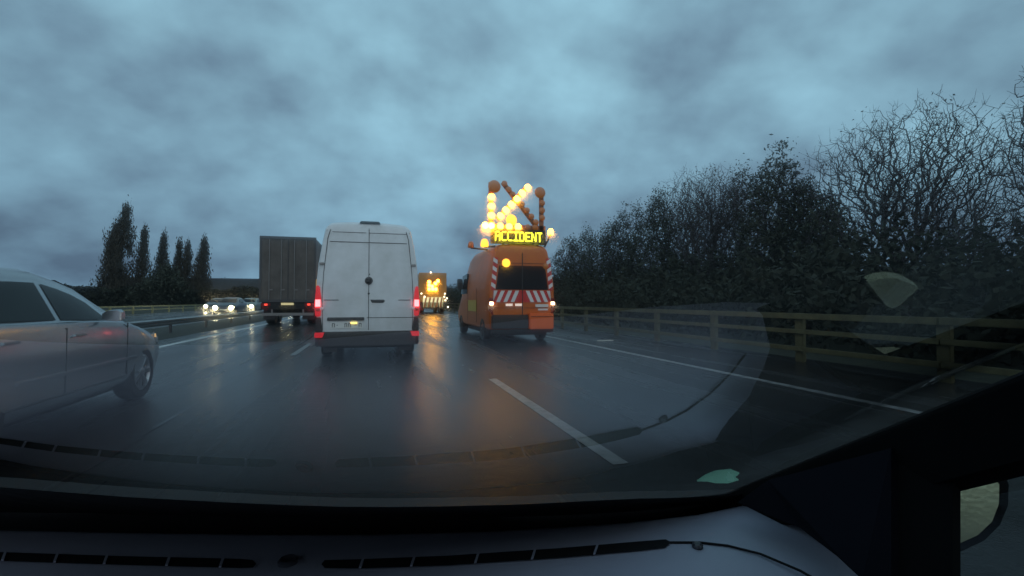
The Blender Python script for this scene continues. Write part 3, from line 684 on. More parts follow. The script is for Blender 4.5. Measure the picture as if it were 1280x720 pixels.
    return root
car('silver_car', (-3.63, 7.82, 0), R(0.5), 'silver car with dark side windows drawing alongside in the left lane, cut by the frame', 'car', M['silver'], near=True, headlit=False)
dk = mat('dark_car_paint', (.04, .045, .05), .3, coat=.6)
wc = mat('pale_car_paint', (.5, .5, .5), .3, coat=.6)
gc = mat('olive_car_paint', (.16, .17, .12), .3, coat=.6)
car('oncoming_car', (-12.2, 45.5, 0), math.pi, 'dark oncoming car with dazzling headlights, nearest beyond the central guardrail', 'car', dk, 'oncoming cars with headlights on')
car('oncoming_car', (-13.0, 56, 0), math.pi, 'olive oncoming car with headlights lit, second in the far carriageway queue', 'car', gc, 'oncoming cars with headlights on')
car('oncoming_car', (-12.5, 77, 0), math.pi, 'pale oncoming car with headlights lit, right beside the lorry', 'car', wc, 'oncoming cars with headlights on')
car('oncoming_car', (-17.2, 60, 0), math.pi, 'dark oncoming car in the outermost lane, leftmost pair of headlights', 'car', dk, 'oncoming cars with headlights on')

# ------------------------------------------------------------------ trees
def fast_mesh(name, V, F, m, parent=None):
    me = bpy.data.meshes.new(name); nv = len(V); k = F.shape[1]
    me.vertices.add(nv); me.vertices.foreach_set('co', np.asarray(V, dtype=np.float32).ravel())
    me.loops.add(F.size); me.loops.foreach_set('vertex_index', F.astype(np.int32).ravel())
    me.polygons.add(len(F)); me.polygons.foreach_set('loop_start', np.arange(0, F.size, k, dtype=np.int32))
    me.polygons.foreach_set('loop_total', np.full(len(F), k, dtype=np.int32))
    me.materials.append(m); me.update(calc_edges=True)
    o = bpy.data.objects.new(name, me); C.objects.link(o); o.parent = parent
    return o
def segs_mesh(name, segs, m, parent, n=3):
    S_ = np.array([(*a, *b_, r0, r1) for a, b_, r0, r1 in segs]); p0 = S_[:, :3]; p1 = S_[:, 3:6]; r0 = S_[:, 6:7]; r1 = S_[:, 7:8]
    d = p1-p0; d /= np.linalg.norm(d, axis=1, keepdims=True)+1e-9
    ref = np.where(np.abs(d[:, 2:3]) > .9, np.array([[1., 0, 0]]), np.array([[0, 0, 1.]])); u = np.cross(d, ref); u /= np.linalg.norm(u, axis=1, keepdims=True)+1e-9; v = np.cross(d, u)
    vs = []
    for p, r in ((p0, r0), (p1, r1)):
        for i in range(n):
            a = 2*math.pi*i/n; vs.append(p+(u*math.cos(a)+v*math.sin(a))*r)
    V = np.stack(vs, 1).reshape(-1, 3); base = np.arange(len(S_))[:, None]*2*n; F = []
    for i in range(n):
        j = (i+1) % n; F.append(base+np.array([[i, j, j+n, i+n]]))
    return fast_mesh(name, V, np.concatenate(F), m, parent)
def leaf_quads(P, size, rng):
    n = len(P); a = rng.normal(size=(n, 3)); a /= np.linalg.norm(a, axis=1, keepdims=True); b_ = rng.normal(size=(n, 3)); b_ = np.cross(a, b_); b_ /= np.linalg.norm(b_, axis=1, keepdims=True)+1e-9
    s = size*(.5+rng.random((n, 1))); a = a*s; b_ = b_*s*.55
    V = np.stack([P-a, P+b_*.9, P+a, P-b_], 1).reshape(-1, 3); F = np.arange(n*4).reshape(-1, 4)
    return V, F
def mst_tree(rng, pts, trunk, bf=.45, rtip=.008, ex=.42):
    """joins scattered crown points into one branching skeleton; radii follow the number of twigs carried"""
    pts = pts[np.argsort(np.linalg.norm(pts-trunk[-1], axis=1))]
    N_ = len(trunk)+len(pts); P = np.zeros((N_, 3)); par = np.full(N_, -1); pl = np.zeros(N_)
    P[:len(trunk)] = trunk
    for k in range(1, len(trunk)): par[k] = k-1; pl[k] = pl[k-1]+np.linalg.norm(P[k]-P[k-1])
    lo = max(1, len(trunk)//3)
    for k in range(len(trunk), N_):
        p = pts[k-len(trunk)]; d = np.linalg.norm(P[lo:k]-p, axis=1)
        down = np.maximum(P[lo:k, 2]-p[2], 0)          # twigs rise rather than hang
        c = d*(1+.0*d)+bf*(pl[lo:k]+d)+down*.9; q = int(np.argmin(c))+lo; P[k] = p; par[k] = q; pl[k] = pl[q]+d[q-lo]
    cnt = np.ones(N_)
    order = np.argsort(-pl)
    for k in order:
        if par[k] >= 0: cnt[par[k]] += cnt[k]
    rad = rtip*cnt**ex
    thick, thin = [], []
    for k in range(1, N_):
        a, b_ = P[par[k]], P[k]; r0 = min(rad[par[k]], rad[k]*1.5); r1 = rad[k]
        mid = (a+b_)/2+rng.normal(size=3)*np.linalg.norm(b_-a)*.035+np.array([0, 0, -.04])*np.linalg.norm(b_-a)
        L_ = thick if rad[k] > rtip*6 else thin
        L_.append((tuple(a), tuple(mid), r0, (r0+r1)/2)); L_.append((tuple(mid), tuple(b_), (r0+r1)/2, r1))
    leafn = np.ones(N_, bool); leafn[par[par >= 0]] = False
    return thick, thin, P[leafn], P
def crown_points(rng, n, h, rad, z0=.22, shape='round'):
    u = rng.normal(size=(n*3, 3)); u /= np.linalg.norm(u, axis=1, keepdims=True); rr = rng.random((n*3, 1))**.42
    p = u*rr
    if shape == 'round':
        q = np.stack([p[:, 0]*rad, p[:, 1]*rad, z0*h+(p[:, 2]*.5+.5)**1.0*(h*(1-z0))], 1)
    elif shape == 'cone':
        t = (p[:, 2]*.5+.5); w_ = rad*(1.15-t*.8); q = np.stack([p[:, 0]*w_*1.2, p[:, 1]*w_*1.2, z0*h+t*h*(1-z0)], 1)
    else:
        t = rng.random(n*3); w_ = rad*np.clip(np.sin(np.clip((t*.95+.12), 0, 1)*math.pi), .08, 1)**.7*np.where(t < .35, 1.0, 1)
        w_ = rad*np.where(t < .35, .92, 1)*np.clip(1.02-t**2.2, .06, 1)
        q = np.stack([p[:, 0]*w_, p[:, 1]*w_, z0*h+t*h*(1-z0)], 1)
    ph = rng.random(3)*6.28      # lumpy outline
    an = np.arctan2(q[:, 1], q[:, 0]); f = 1+.16*np.sin(3*an+ph[0]+q[:, 2]*.6)+.10*np.sin(5*an+ph[1]-q[:, 2]*1.3)
    q[:, 0] *= f; q[:, 1] *= f
    q[:, 2] = np.minimum(q[:, 2]*(1+.04*np.sin(4*an+ph[2])), h*1.03)
    return q[:n]
def tree(name, loc, h, label, kind, seed, group=None, width=1.0, leaves=3500, lsize=.12, m=None, n=None):
    """width = crown radius in metres"""
    rng = np.random.default_rng(seed); root = empty(name, loc, label, 'tree', group)
    bare = kind == 'bare'; n = n or (2600 if bare else 1100)
    lx, ly = rng.normal(size=2)*.12
    trunk = np.array([[lx*t*t*2, ly*t*t*2, t*h*(.30 if bare else .55)-.1*(t == 0)] for t in np.linspace(0, 1, 7)])
    pts = crown_points(rng, n, h, width, .24 if bare else .12, 'round' if bare else 'cone')
    th, tn, T, P = mst_tree(rng, pts, trunk, .42, .0065 if bare else .008)
    segs_mesh('trunk', th, M['bark'], root, 6)
    tw = []
    for t in T:
        for _ in range(3 if bare else 1):
            d = rng.normal(size=3)*.5+np.array([t[0]/width*.3, t[1]/width*.3, .5]); e = t+d*h*.030; tw.append((tuple(t), tuple(e), .006, .0035))
    crown = segs_mesh('crown' if bare else 'branches', tn+tw, M['twig'], root, 3)
    if leaves:
        nc = len(T); keep = rng.permutation(nc)[:int(nc*(.75 if not bare else .5))]; idx = keep[rng.integers(0, len(keep), leaves)]
        Q = T[idx]+rng.normal(size=(leaves, 3))*h*(.022 if not bare else .02); V, F = leaf_quads(Q, lsize, rng)
        fast_mesh('foliage' if bare else 'crown', V, F, m or (M['leaf2'] if bare else M['leaf']), crown if bare else root)
    return root
def place(px, Xd):
    th = math.atan((px-640)/600)+R(YAW); return Xd/math.tan(th)
def hgt(px, py, Xd):
    Y = place(px, Xd); zc = Y*math.cos(R(YAW))+Xd*math.sin(R(YAW)); return CAMH+(376-py)/600*zc

rt = [ # px, top py, X, kind, width, leaves, label
 (712, 296, 15, 'leaf', .8, 2200, 'small dark tree rising just behind the orange van'),
 (735, 284, 17, 'leaf', .9, 2600, 'low rounded dark tree, second beyond the orange van'),
 (765, 276, 16, 'leaf', .85, 2800, 'pointed dark tree with sparse top, just past the low rounded tree'),
 (790, 255, 18, 'leaf', 1.0, 3200, 'broad dark tree with a rounded shoulder where the treeline steps up'),
 (825, 238, 17, 'leaf', 1.0, 3600, 'dense dark tree with flat rounded crown mid treeline'),
 (862, 213, 19, 'bare', .95, 900, 'thinly leaved tree with open twiggy crown and upright stems'),
 (895, 210, 17, 'bare', .9, 1200, 'half-bare tree with fine twigs, between twiggy crown and tall dense tree'),
 (930, 205, 19, 'leaf', .9, 2600, 'mid-height leafy tree leaning against the tallest pointed one'),
 (975, 182, 16, 'leaf', .75, 4200, 'tallest pointed leafy tree in the roadside treeline'),
 (1008, 222, 17, 'leaf', .8, 2600, 'ragged leafy tree just right of the tallest pointed tree'),
 (1036, 248, 16, 'leaf', .6, 1800, 'thin leafy tree with gaps, left of the large bare tree'),
]
for i, (px, py, Xd, kd, wd, lv, lb) in enumerate(rt):
    tree('roadside_tree', (Xd, place(px, Xd), -.02), hgt(px, py, Xd)*1.0, lb, kd, 40+i, 'trees along the hard shoulder', wd*(3.0 if px < 800 else 2.3), leaves=int(lv*2.0) if kd == 'leaf' else lv*2, lsize=.066 if kd == 'leaf' else .05)
tree('bare_tree', (19, place(1134, 19), -.02), hgt(1134, 134, 19), 'large bare tree with a wide rounded crown of fine branches', 'bare', 11, None, 3.25, leaves=1300, lsize=.05, n=4600)
tree('bare_tree', (23, place(1228, 23), -.02), hgt(1228, 240, 23), 'smaller bare tree crowding the right flank of the large bare one', 'bare', 12, None, 2.3, leaves=600, lsize=.05, n=1800)
tree('bare_tree', (15.0, place(1400, 15.0), -.02), hgt(1400, 25, 15.0), 'bare tree whose upper twigs reach into the top right of the picture', 'bare', 13, None, 2.0, leaves=300, lsize=.05, n=2400)

# undergrowth behind the barrier
rng = np.random.default_rng(5); n = 90000
yy = rng.random(n)**1.6*150-3; xx = 10.2+rng.random(n)**1.0*7
topz = 1.5+.5*np.sin(yy*.7)+.35*np.sin(yy*1.9+xx)+.25*(xx-10.2)+ .012*yy
P = np.stack([xx, yy, rng.random(n)**.8*np.clip(topz, .3, 9)], 1); V, F = leaf_quads(P, .11, rng)
tag(fast_mesh('undergrowth', V, F, M['hedge']), 'dense black undergrowth behind the weathered three-rail barrier', 'undergrowth', kind='stuff')
# a dark woodland belt far behind the right trees
n = 80000; yy = rng.random(n)**1.3*220-10; xx = 21+rng.random(n)*14
topz = 3.2+.9*np.sin(yy*.23)+.6*np.sin(yy*.61+2)+.4*np.sin(xx+yy*.3)
P = np.stack([xx, yy, rng.random(n)*topz], 1); V, F = leaf_quads(P, .26, rng)
tag(fast_mesh('woodland', V, F, M['hedge']), 'dark mass of woodland far behind the roadside trees', 'woodland', kind='stuff')

# left: poplars, hedge, bushes
def poplar(px, py, zc, wid, seed, label):
    xc = (px-640)/600*zc; a = R(YAW); X = xc*math.cos(a)+zc*math.sin(a); Y = zc*math.cos(a)-xc*math.sin(a)
    h = CAMH+(376-py)/600*zc; rng = np.random.default_rng(seed)
    root = empty('poplar_tree', (X, Y, -.02), label, 'tree', 'poplars beyond the far carriageway')
    W = wid/600*zc/2*1.4
    pts = crown_points(rng, 500, h, W, .05, 'spindle'); pts[:, 0] += W*.25*(pts[:, 2]/h)**3
    trunk = np.array([[W*.25*t**3, 0, t*h*.9] for t in np.linspace(0, 1, 12)])
    th, tn, T, P = mst_tree(rng, pts, trunk, .30, .02, .40)
    n = int(1800+1900*W); idx = rng.integers(0, len(P), n); Q = P[idx]+rng.normal(size=(n, 3))*np.array([.3, .3, .8])
    segs_mesh('trunk', th, M['bark'], root, 6); segs_mesh('branches', tn, M['twig'], root, 3)
    V, F = leaf_quads(Q, .20, rng); V = V.reshape(-1, 4, 3); c_ = V.mean(1, keepdims=True); V = (V-c_)*np.array([.6, .6, 2.2])+c_
    fast_mesh('crown', V.reshape(-1, 3), F, M['leaf2'], root)
for i, (px, py, zc, wd, lb) in enumerate([
    (149, 258, 118, 36, 'tallest and widest poplar, its tip bent to the right'),
    (138, 285, 124, 24, 'poplar half hidden on the left flank of the tallest one'),
    (177, 288, 120, 14, 'slender see-through poplar just right of the tallest'),
    (201, 296, 125, 16, 'narrow poplar rising out of the round bush'),
    (221, 304, 128, 13, 'left one of two thin twin poplars behind the round bush'),
    (232, 306, 128, 13, 'right one of two thin twin poplars behind the round bush'),
    (251, 301, 126, 19, 'last poplar of the row, standing alone before the low dark building')]):
    poplar(px, py, zc, wd, 70+i, lb)
def bush(px, py, zc, wid, seed, label, name='bush'):
    xc = (px-640)/600*zc; a = R(YAW); X = xc*math.cos(a)+zc*math.sin(a); Y = zc*math.cos(a)-xc*math.sin(a)
    h = CAMH+(376-py)/600*zc; W = wid/600*zc/2; rng = np.random.default_rng(seed); n = 5000
    root = empty(name, (X, Y, -.02), label, 'bush')
    cen = np.stack([rng.normal(size=30)*W*.4, rng.normal(size=30)*W*.3, rng.random(30)*h*.8], 1); cen[:, 0] *= (1.1-cen[:, 2]/h)
    P = cen[rng.integers(0, 30, n)]+rng.normal(size=(n, 3))*np.array([W*.2, W*.2, h*.09]); P[:, 2] = np.clip(P[:, 2], 0, h)
    V, F = leaf_quads(P, .3, rng); fast_mesh('foliage', V, F, M['leaf'], root)
    segs_mesh('stem', [((0, 0, 0), tuple(c), .12, .03) for c in cen], M['bark'], root, 4)
bush(208, 328, 112, 46, 3, 'round dark bush at the foot of the middle poplars')
bush(282, 344, 170, 26, 4, 'domed dark treetop showing over the low flat building')
bush(185, 350, 108, 40, 6, 'low dark bush filling the gap under the slender poplar')
n = 45000; X0 = -95; t = rng.random(n)
xx = -26-rng.random(n)*8-t*70; yy = 20+t*125+rng.random(n)*6
zz_ = rng.random(n)*(2.6+t*2.2+.5*np.sin(yy*.35)+.3*np.sin(xx*.9))
V, F = leaf_quads(np.stack([xx, yy, zz_], 1), .3, rng)
tag(fast_mesh('hedge', V, F, M['hedge']), 'long dark hedge mass beyond the far yellowish barrier', 'hedge', kind='stuff')
n = 45000; t = rng.random(n); xx = -95+t*72; yy = 112+rng.random(n)*8+t*30
zz_ = rng.random(n)*(4.3+.5*np.sin(xx*.35)+.3*np.sin(xx*.9))
V, F = leaf_quads(np.stack([xx, yy, zz_], 1), .4, rng)
tag(fast_mesh('hedgerow', V, F, M['hedge']), 'dark hedgerow at the foot of the poplar row', 'hedge', kind='stuff')
# low flat building
root = empty('warehouse', (-62, 185, 0), 'long low dark warehouse with a flat roof, left of the lorry', 'building')
b = MB(); b.box(-22, 30, 0, 30, 0, 8.4); b.build('wall', M['building'], root)
b = MB(); b.box(-22.4, 30.4, -.4, 30.4, 8.4, 8.9); b.build('roof', mat('roof_edge', (.04, .042, .05), .6), root)
b = MB()
for i in range(9): b.box(-19+i*5.3, -16+i*5.3, -.06, .05, .05, 4.2)
b.build('loading_door', mat('door_grey', (.09, .09, .1), .6), root)

# far street lamp glimpsed at right
root = empty('street_lamp', (34, place(1241, 34), 0), 'far street lamp, a single white point through the right-hand trees', 'street lamp')
b = MB(); b.cyl((0, 0, 0), (0, 0, 1.9), .06, .05, 10); b.build('pole', M['galv'], root)
b = MB(); b.lathe((0, 0, 1.9), (0, 0, 1), [(0, .06), (.05, .14), (.2, .16), (.28, .05)], 14); b.build('lamp', mat('white_lamp_lit', (1, 1, 1), .3, emit=14, ecol=(.8, .9, 1)), root)

# ------------------------------------------------------------------ our own car: cabin seen from the dash camera
SAL = math.sin(R(YAW)); CAL = math.cos(R(YAW)); PIT = 0.0
DZ = -.28
def ray(px, py):
    """direction in world axes of a picture point"""
    d = Vector(((px-640)/600, (360-py)/600, -1.0)); return cam.rotation_euler.to_matrix() @ d
def on_plane(px, py, z):
    d = ray(px, py); t = (z-CAMH)/d.z; return Vector((d.x*t, d.y*t, z))
ego = empty('camera_car', (0, .3, 0), 'grey dashboard and black windscreen pillar of the car the picture is taken from', 'car')
def gl(b, name, m, parent=ego, **k):
    b.v = [(v[0], v[1]-.3, v[2]) for v in b.v]
    return b.build(name, m, parent, **k)
DASH = mat('dashboard_plastic', (.20, .205, .26), .65, bump=.12, bscale=700, var=.08, vscale=3)
TRIM = mat('black_trim', (.004, .004, .005), .8, spec=.2)
CLOTH = mat('pillar_cloth', (.003, .003, .0035), .95, spec=.1)
zd = CAMH+DZ
base_px = [(-900, 640), (-500, 636), (-200, 634), (0, 633), (160, 639), (320, 643), (460, 645), (620, 642), (780, 633), (870, 626), (920, 621), (980, 611), (1100, 590), (1300, 545)]
base = [on_plane(x, y, zd) for x, y in base_px]
edge_px = [(-900, 690), (-500, 672), (-200, 662), (0, 659), (160, 662), (320, 664), (460, 664), (620, 660), (780, 650), (870, 640), (925, 629)]
edge = [on_plane(x, y, zd) for x, y in edge_px]
# dashboard top: from its front edge rearwards, falling away towards the driver
rows = []
for k, (dy, dz_) in enumerate([(0, -.006), (-.004, -.002), (-.012, 0), (-.06, .0), (-.10, -.001), (-.14, -.004), (-.17, -.010), (-.195, -.022), (-.21, -.04), (-.22, -.065)]):
    rows.append([(e.x, max(e.y+dy, .12 + 0*e.y), e.z+dz_) for e in edge] + [(.52+.002*k, .555+dy*.9, zd+dz_-.002), (.555+.002*k, .53+dy*.7, zd+dz_-.03), (.58+.002*k, .52+dy*.6, zd+dz_-.10)])
b = MB(); b.loft(rows, cap=False, closed=False); dash = gl(b, 'dashboard', DASH, smooth=50)
b = MB(); b.loft([[(q[0], q[1]-dy, q[2]-dz_) for q in rows[-1]] for dy, dz_ in ((0, .0005), (.012, .03), (.02, .25))], cap=False, closed=False); gl(b, 'dashboard_face', TRIM, dash, smooth=50)
# defroster vents in the dash, long slots with ribs
def strip(px_top, px_bot, name, ribs, m=TRIM):
    b = MB(); top_ = [on_plane(x, y, zd+.0015) for x, y in px_top]; bot = [on_plane(x, y, zd+.0015) for x, y in px_bot]
    n = len(top_)
    vs = [tuple(p) for p in top_]+[tuple(p) for p in bot]; vs = [(v[0], v[1]-.3, v[2]) for v in vs]
    b.add(vs, [(i, i+1, n+i+1, n+i) for i in range(n-1)])
    o = b.build(name, m, dash, fix=False)
    rb = MB()
    for x in ribs:
        def at(pl, xx):
            for (a, c) in zip(pl[:-1], pl[1:]):
                if a[0] <= xx <= c[0]: t = (xx-a[0])/(c[0]-a[0]); return a[1]+(c[1]-a[1])*t
            return pl[-1][1]
        p, q = on_plane(x+2, at(px_top, x+2), zd+.002), on_plane(x-2, at(px_bot, x-2), zd+.002)
        wv = Vector((.0012, 0, 0))
        rb = MB()
        rb.hexa([tuple(v-Vector((0, .3, 0))) for v in (q-wv, q+wv, p+wv, p-wv)]+[tuple(v-Vector((0, .3, 0))+Vector((0, 0, .0015))) for v in (q-wv, q+wv, p+wv, p-wv)])
        rb.build('rib', DASH, o)
    return o
strip([(-520, 683), (-200, 686), (0, 690), (150, 695), (300, 698.5), (316, 700), (320, 704)], [(-520, 695), (-200, 697), (0, 701), (150, 706), (300, 710), (316, 709.5), (320, 705)], 'defroster_vent', [-120, -40, 5, 70, 132, 210, 277])
strip([(402, 704.5), (406, 700), (450, 699), (560, 694.5), (700, 685), (800, 676.5), (832, 674), (838, 677)], [(402, 705.5), (406, 710), (450, 710.5), (560, 706.5), (700, 697), (800, 688), (832, 684), (838, 679)], 'defroster_vent', [452, 516, 596, 667, 745])
for px, py, r in ((360, 703, .0105), (872, 684, .006)):
    c_ = on_plane(px, py, zd); s_ = MB(); s_.lathe((c_.x, c_.y-.3, zd), (0, 0, 1), [(0, r), (.003, r), (.0045, r*.8), (.003, r*.55), (.002, r*.3)], 24); s_ = s_.build('sensor_cap', mat('sensor_plastic', (.03, .032, .04), .3), dash, smooth=40)
# groove along the right end of the dash
g = [(838, 677), (875, 677), (910, 681), (950, 691), (1000, 712), (1040, 735)]
b = MB()
pp = [on_plane(x, y, zd+.002) for x, y in g]
for a, c in zip(pp[:-1], pp[1:]): b.cyl((a.x, a.y-.3, a.z-.001), (c.x, c.y-.3, c.z-.001), .0014, n=6)
b.build('groove', TRIM, dash)
# dark gutter between dash and windscreen
b = MB(); lo = [(p.x, p.y+.012, p.z-.035) for p in base]; ed = [(e.x, e.y+.003, e.z-.03) for e in edge]
n1 = len(edge)
b.add([*ed, *lo[:n1]], [(i, i+1, n1+i+1, n1+i) for i in range(n1-1)])
b.add([(p.x, p.y+.012, p.z-.035) for p in base]+[(p.x, p.y+.004, p.z+.004) for p in base], [(i, i+1, len(base)+i+1, len(base)+i) for i in range(len(base)-1)])
gl(b, 'cowl_gutter', TRIM)

# windscreen: curved sheet of glass rising over the camera
GA = 25.0
def glassmat():
    m = bpy.data.materials.new('windscreen_glass'); m.use_nodes = True; t = m.node_tree; nn = t.nodes.new; ln = t.links.new
    for n_ in list(t.nodes): t.nodes.remove(n_)
    o = nn('ShaderNodeOutputMaterial'); mx_ = nn('ShaderNodeMixShader'); tr = nn('ShaderNodeBsdfTransparent'); gs = nn('ShaderNodeBsdfGlossy'); fr = nn('ShaderNodeFresnel')
    tr.inputs[0].default_value = (.97, .985, .98, 1); gs.inputs['Roughness'].default_value = 0.0; fr.inputs[0].default_value = 1.5
    a = nn('ShaderNodeMath'); a.operation = 'MULTIPLY'; a.inputs[1].default_value = 2; ln(fr.outputs[0], a.inputs[0])
    b_ = nn('ShaderNodeMath'); b_.operation = 'ADD'; b_.inputs[1].default_value = 1; ln(fr.outputs[0], b_.inputs[0])
    c_ = nn('ShaderNodeMath'); c_.operation = 'DIVIDE'; ln(a.outputs[0], c_.inputs[0]); ln(b_.outputs[0], c_.inputs[1])
    # film added for the glow round lit lamps; scatters light as wet dirt would
    rf = nn('ShaderNodeBsdfRefraction'); rf.inputs['IOR'].default_value = 1.006; rf.inputs['Roughness'].default_value = .85; rf.inputs[0].default_value = (.97, .985, .98, 1)
    film = nn('ShaderNodeMixShader'); iv = nn('ShaderNodeMath'); iv.operation = 'SUBTRACT'; iv.inputs[0].default_value = 1; ln(c_.outputs[0], iv.inputs[1])
    pw = nn('ShaderNodeMath'); pw.operation = 'POWER'; ln(iv.outputs[0], pw.inputs[0]); pw.inputs[1].default_value = 4
    fa = nn('ShaderNodeMath'); fa.operation = 'MULTIPLY'; ln(pw.outputs[0], fa.inputs[0]); fa.inputs[1].default_value = .36
    tcd = nn('ShaderNodeTexCoord'); ndt = nn('ShaderNodeTexNoise'); ndt.inputs['Scale'].default_value = 22; ndt.inputs['Detail'].default_value = 5; ln(tcd.outputs['Object'], ndt.inputs['Vector'])
    nm = nn('ShaderNodeMapRange'); nm.inputs[1].default_value = .3; nm.inputs[2].default_value = .7; nm.inputs[3].default_value = .7; nm.inputs[4].default_value = 1.35; ln(ndt.outputs[0], nm.inputs[0])
    fb = nn('ShaderNodeMath'); fb.operation = 'MULTIPLY'; ln(fa.outputs[0], fb.inputs[0]); ln(nm.outputs[0], fb.inputs[1]); ln(fb.outputs[0], film.inputs[0])
    ln(tr.outputs[0], film.inputs[1]); ln(rf.outputs[0], film.inputs[2])
    ln(c_.outputs[0], mx_.inputs[0]); ln(film.outputs[0], mx_.inputs[1]); ln(gs.outputs[0], mx_.inputs[2]); ln(mx_.outputs[0], o.inputs[0])
    return m
GLASS = glassmat()
def glass_pt(p, t):
    """point t metres up the glass from base point p"""
    a = R(min(33, GA+(26 if p.x < 0 else 36)*(p.x+.08)**2)); return Vector((p.x*(1-.10*t), p.y-.0-t*math.cos(a), p.z+t*math.sin(a)))
# dense interpolated base
def dense(pl, n):
    xs = np.array([p.x for p in pl]); ys = np.array([p.y for p in pl]); X_ = np.linspace(xs[0], xs[-1], n)
    deg = 4; cf = np.polyfit(xs, ys, deg); return [Vector((x, float(np.polyval(cf, x)), zd)) for x in X_]
bd = dense([p for p, q in zip(base, base_px) if q[0] <= 925], 48)
rows = [[tuple(glass_pt(p, t)) for p in bd] for t in np.linspace(0, 1.15, 24)]
b = MB(); b.loft(rows, cap=False, closed=False); ws = gl(b, 'windscreen', GLASS, smooth=180, fix=False)
# normals must face the cabin
if ws.data.polygons[0].normal.z > 0: ws.data.flip_normals()
print('GLASS base', [(round(p.x, 2), round(p.y, 2)) for p in bd[::8]])

# black ceramic band along the foot of the glass
FR = [(-900, 575), (-200, 590), (0, 603), (160, 615), (320, 624), (460, 629), (620, 627), (780, 620), (870, 618), (930, 614)]
def proj(p):
    q = cam.rotation_euler.to_matrix().transposed() @ (Vector(p)-cam.location); return 640+600*q.x/-q.z, 360-600*q.y/-q.z
rows = [[], []]
for p in bd:
    for t in np.linspace(0, .45, 91):
        g_ = glass_pt(p, t); u_, v_ = proj(g_)
        if v_ < np.interp(u_, [a[0] for a in FR], [a[1] for a in FR]): break
    rows[0].append(tuple(glass_pt(p, -.01)+Vector((0, -.002, -.003)))); rows[1].append(tuple(g_+Vector((0, -.002, -.003))))
b = MB(); b.loft(rows, cap=False, closed=False); gl(b, 'frit_band', TRIM, ws)
# right front pillar, door and quarter window as solid pieces beyond the glass edge
def poly3(pts, depths, name, m, parent=ego, th=.02, **k):
    """closed outline of picture points at given distances, thickened"""
    P = [cam.location+ray(x, y).normalized()*d for (x, y), d in zip(pts, depths)]
    c_ = sum(P, Vector())/len(P); nrm = Vector((0, 0, 0))
    for i in range(len(P)): nrm += (P[i]-c_).cross(P[(i+1) % len(P)]-c_)
    nrm.normalize(); 
    if nrm.dot(cam.location-c_) > 0: nrm = -nrm
    b = MB(); n = len(P); vs = P+[p+nrm*th for p in P]
    b.add([tuple(v) for v in vs], [tuple(range(n)), tuple(range(2*n-1, n-1, -1))]+[(i, i+n, (i+1) % n+n, (i+1) % n) for i in range(n)])
    return gl(b, name, m, parent, **k)
edge_pts = [glass_pt(bd[-1], t) for t in np.linspace(-.06, 1.1, 14)]
b = MB(); prf = [(-.012, .004), (.012, .012), (.05, -.01), (.075, -.03), (.08, -.068), (.03, -.07), (.0, -.06), (-.010, -.012)]
b.loft([[(q.x+dx, q.y+.25*dz_*-1*.2, q.z+dz_) for dx, dz_ in prf] for q in edge_pts]); gl(b, 'windscreen_pillar', CLOTH, smooth=50)
poly3([(922, 628), (960, 600), (1114, 560), (1114, 820), (1110, 800), (1078, 725), (1046, 695), (1000, 660)], [.70, .68, .60, .60, .60, .60, .62, .66], 'door_corner_trim', mat('door_corner', (.003, .003, .006), .9, spec=.1))
poly3([(1110, 560), (1191, 560), (1190, 820), (1110, 820)], [.61, .60, .60, .61], 'window_frame', CLOTH, th=.03)
# side mirror outside the side window
mirror_c = cam.location+ray(1222, 641).normalized()*1.18
mr = MB()
fw = ray(1222, 641).normalized(); rt_ = fw.cross(Vector((0, 0, 1))).normalized(); up_ = rt_.cross(fw)
def disc(out, dd): return [mirror_c+rt_*x*1.0+up_*z+fw*dd for x, z in out]
k = 1.18/math.cos(math.atan(math.hypot(582, 281)/600))
def ol(pxs): 
    res = []
    for x, y in pxs:
        d = ray(x, y).normalized(); t = 1.18/ d.dot(fw); p = cam.location+d*t-mirror_c; res.append((p.dot(rt_), p.dot(up_)))
    return res
gl_out = ol([(1150, 615), (1165, 606), (1195, 602.5), (1225, 600), (1244, 598.5), (1249, 606), (1248.5, 630), (1240, 652), (1222, 669), (1195, 681), (1165, 690), (1150, 680)])
hs_out = ol([(1138, 607), (1160, 597), (1195, 593), (1240, 588), (1256, 592), (1261, 606), (1260, 632), (1250, 656), (1230, 676), (1200, 690), (1165, 700), (1138, 694)])
n = len(hs_out); A = disc(hs_out, .0); B = disc([(x*.95, z*.95) for x, z in hs_out], .07); C2 = disc([(x*.55, z*.55) for x, z in hs_out], .13)
mr.loft([A, B, C2]); mm_ = gl(mr, 'wing_mirror', TRIM, smooth=60)
g = disc(gl_out, -.004); b = MB(); b.add([(v.x, v.y-.3, v.z) for v in g], [tuple(range(len(g)))]); 
MIR = bpy.data.materials.new('wet_mirror'); MIR.use_nodes = True
t = MIR.node_tree; p = t.nodes['Principled BSDF']; p.inputs['Base Color'].default_value = (.95, .86, .55, 1); p.inputs['Metallic'].default_value = 1; p.inputs['Roughness'].default_value = .3
tcn = t.nodes.new('ShaderNodeTexCoord'); vo = t.nodes.new('ShaderNodeTexVoronoi'); vo.inputs['Scale'].default_value = 130; t.links.new(tcn.outputs['Object'], vo.inputs['Vector'])
bp = t.nodes.new('ShaderNodeBump'); bp.inputs['Strength'].default_value = .13; bp.inputs['Distance'].default_value = .002; t.links.new(vo.outputs['Distance'], bp.inputs['Height']); t.links.new(bp.outputs[0], p.inputs['Normal'])
b.build('mirror_glass', MIR, mm_)
b = MB(); b.box(.66, .74, -1.5, .43, .35, .85); gl(b, 'door', CLOTH)
b = MB(); b.box(-1.2, -1.12, -1.5, 1.0, .35, .90); gl(b, 'door', CLOTH)
TINT = bpy.data.materials.new('tinted_side_glass'); TINT.use_nodes = True; t = TINT.node_tree
for n_ in list(t.nodes): t.nodes.remove(n_)
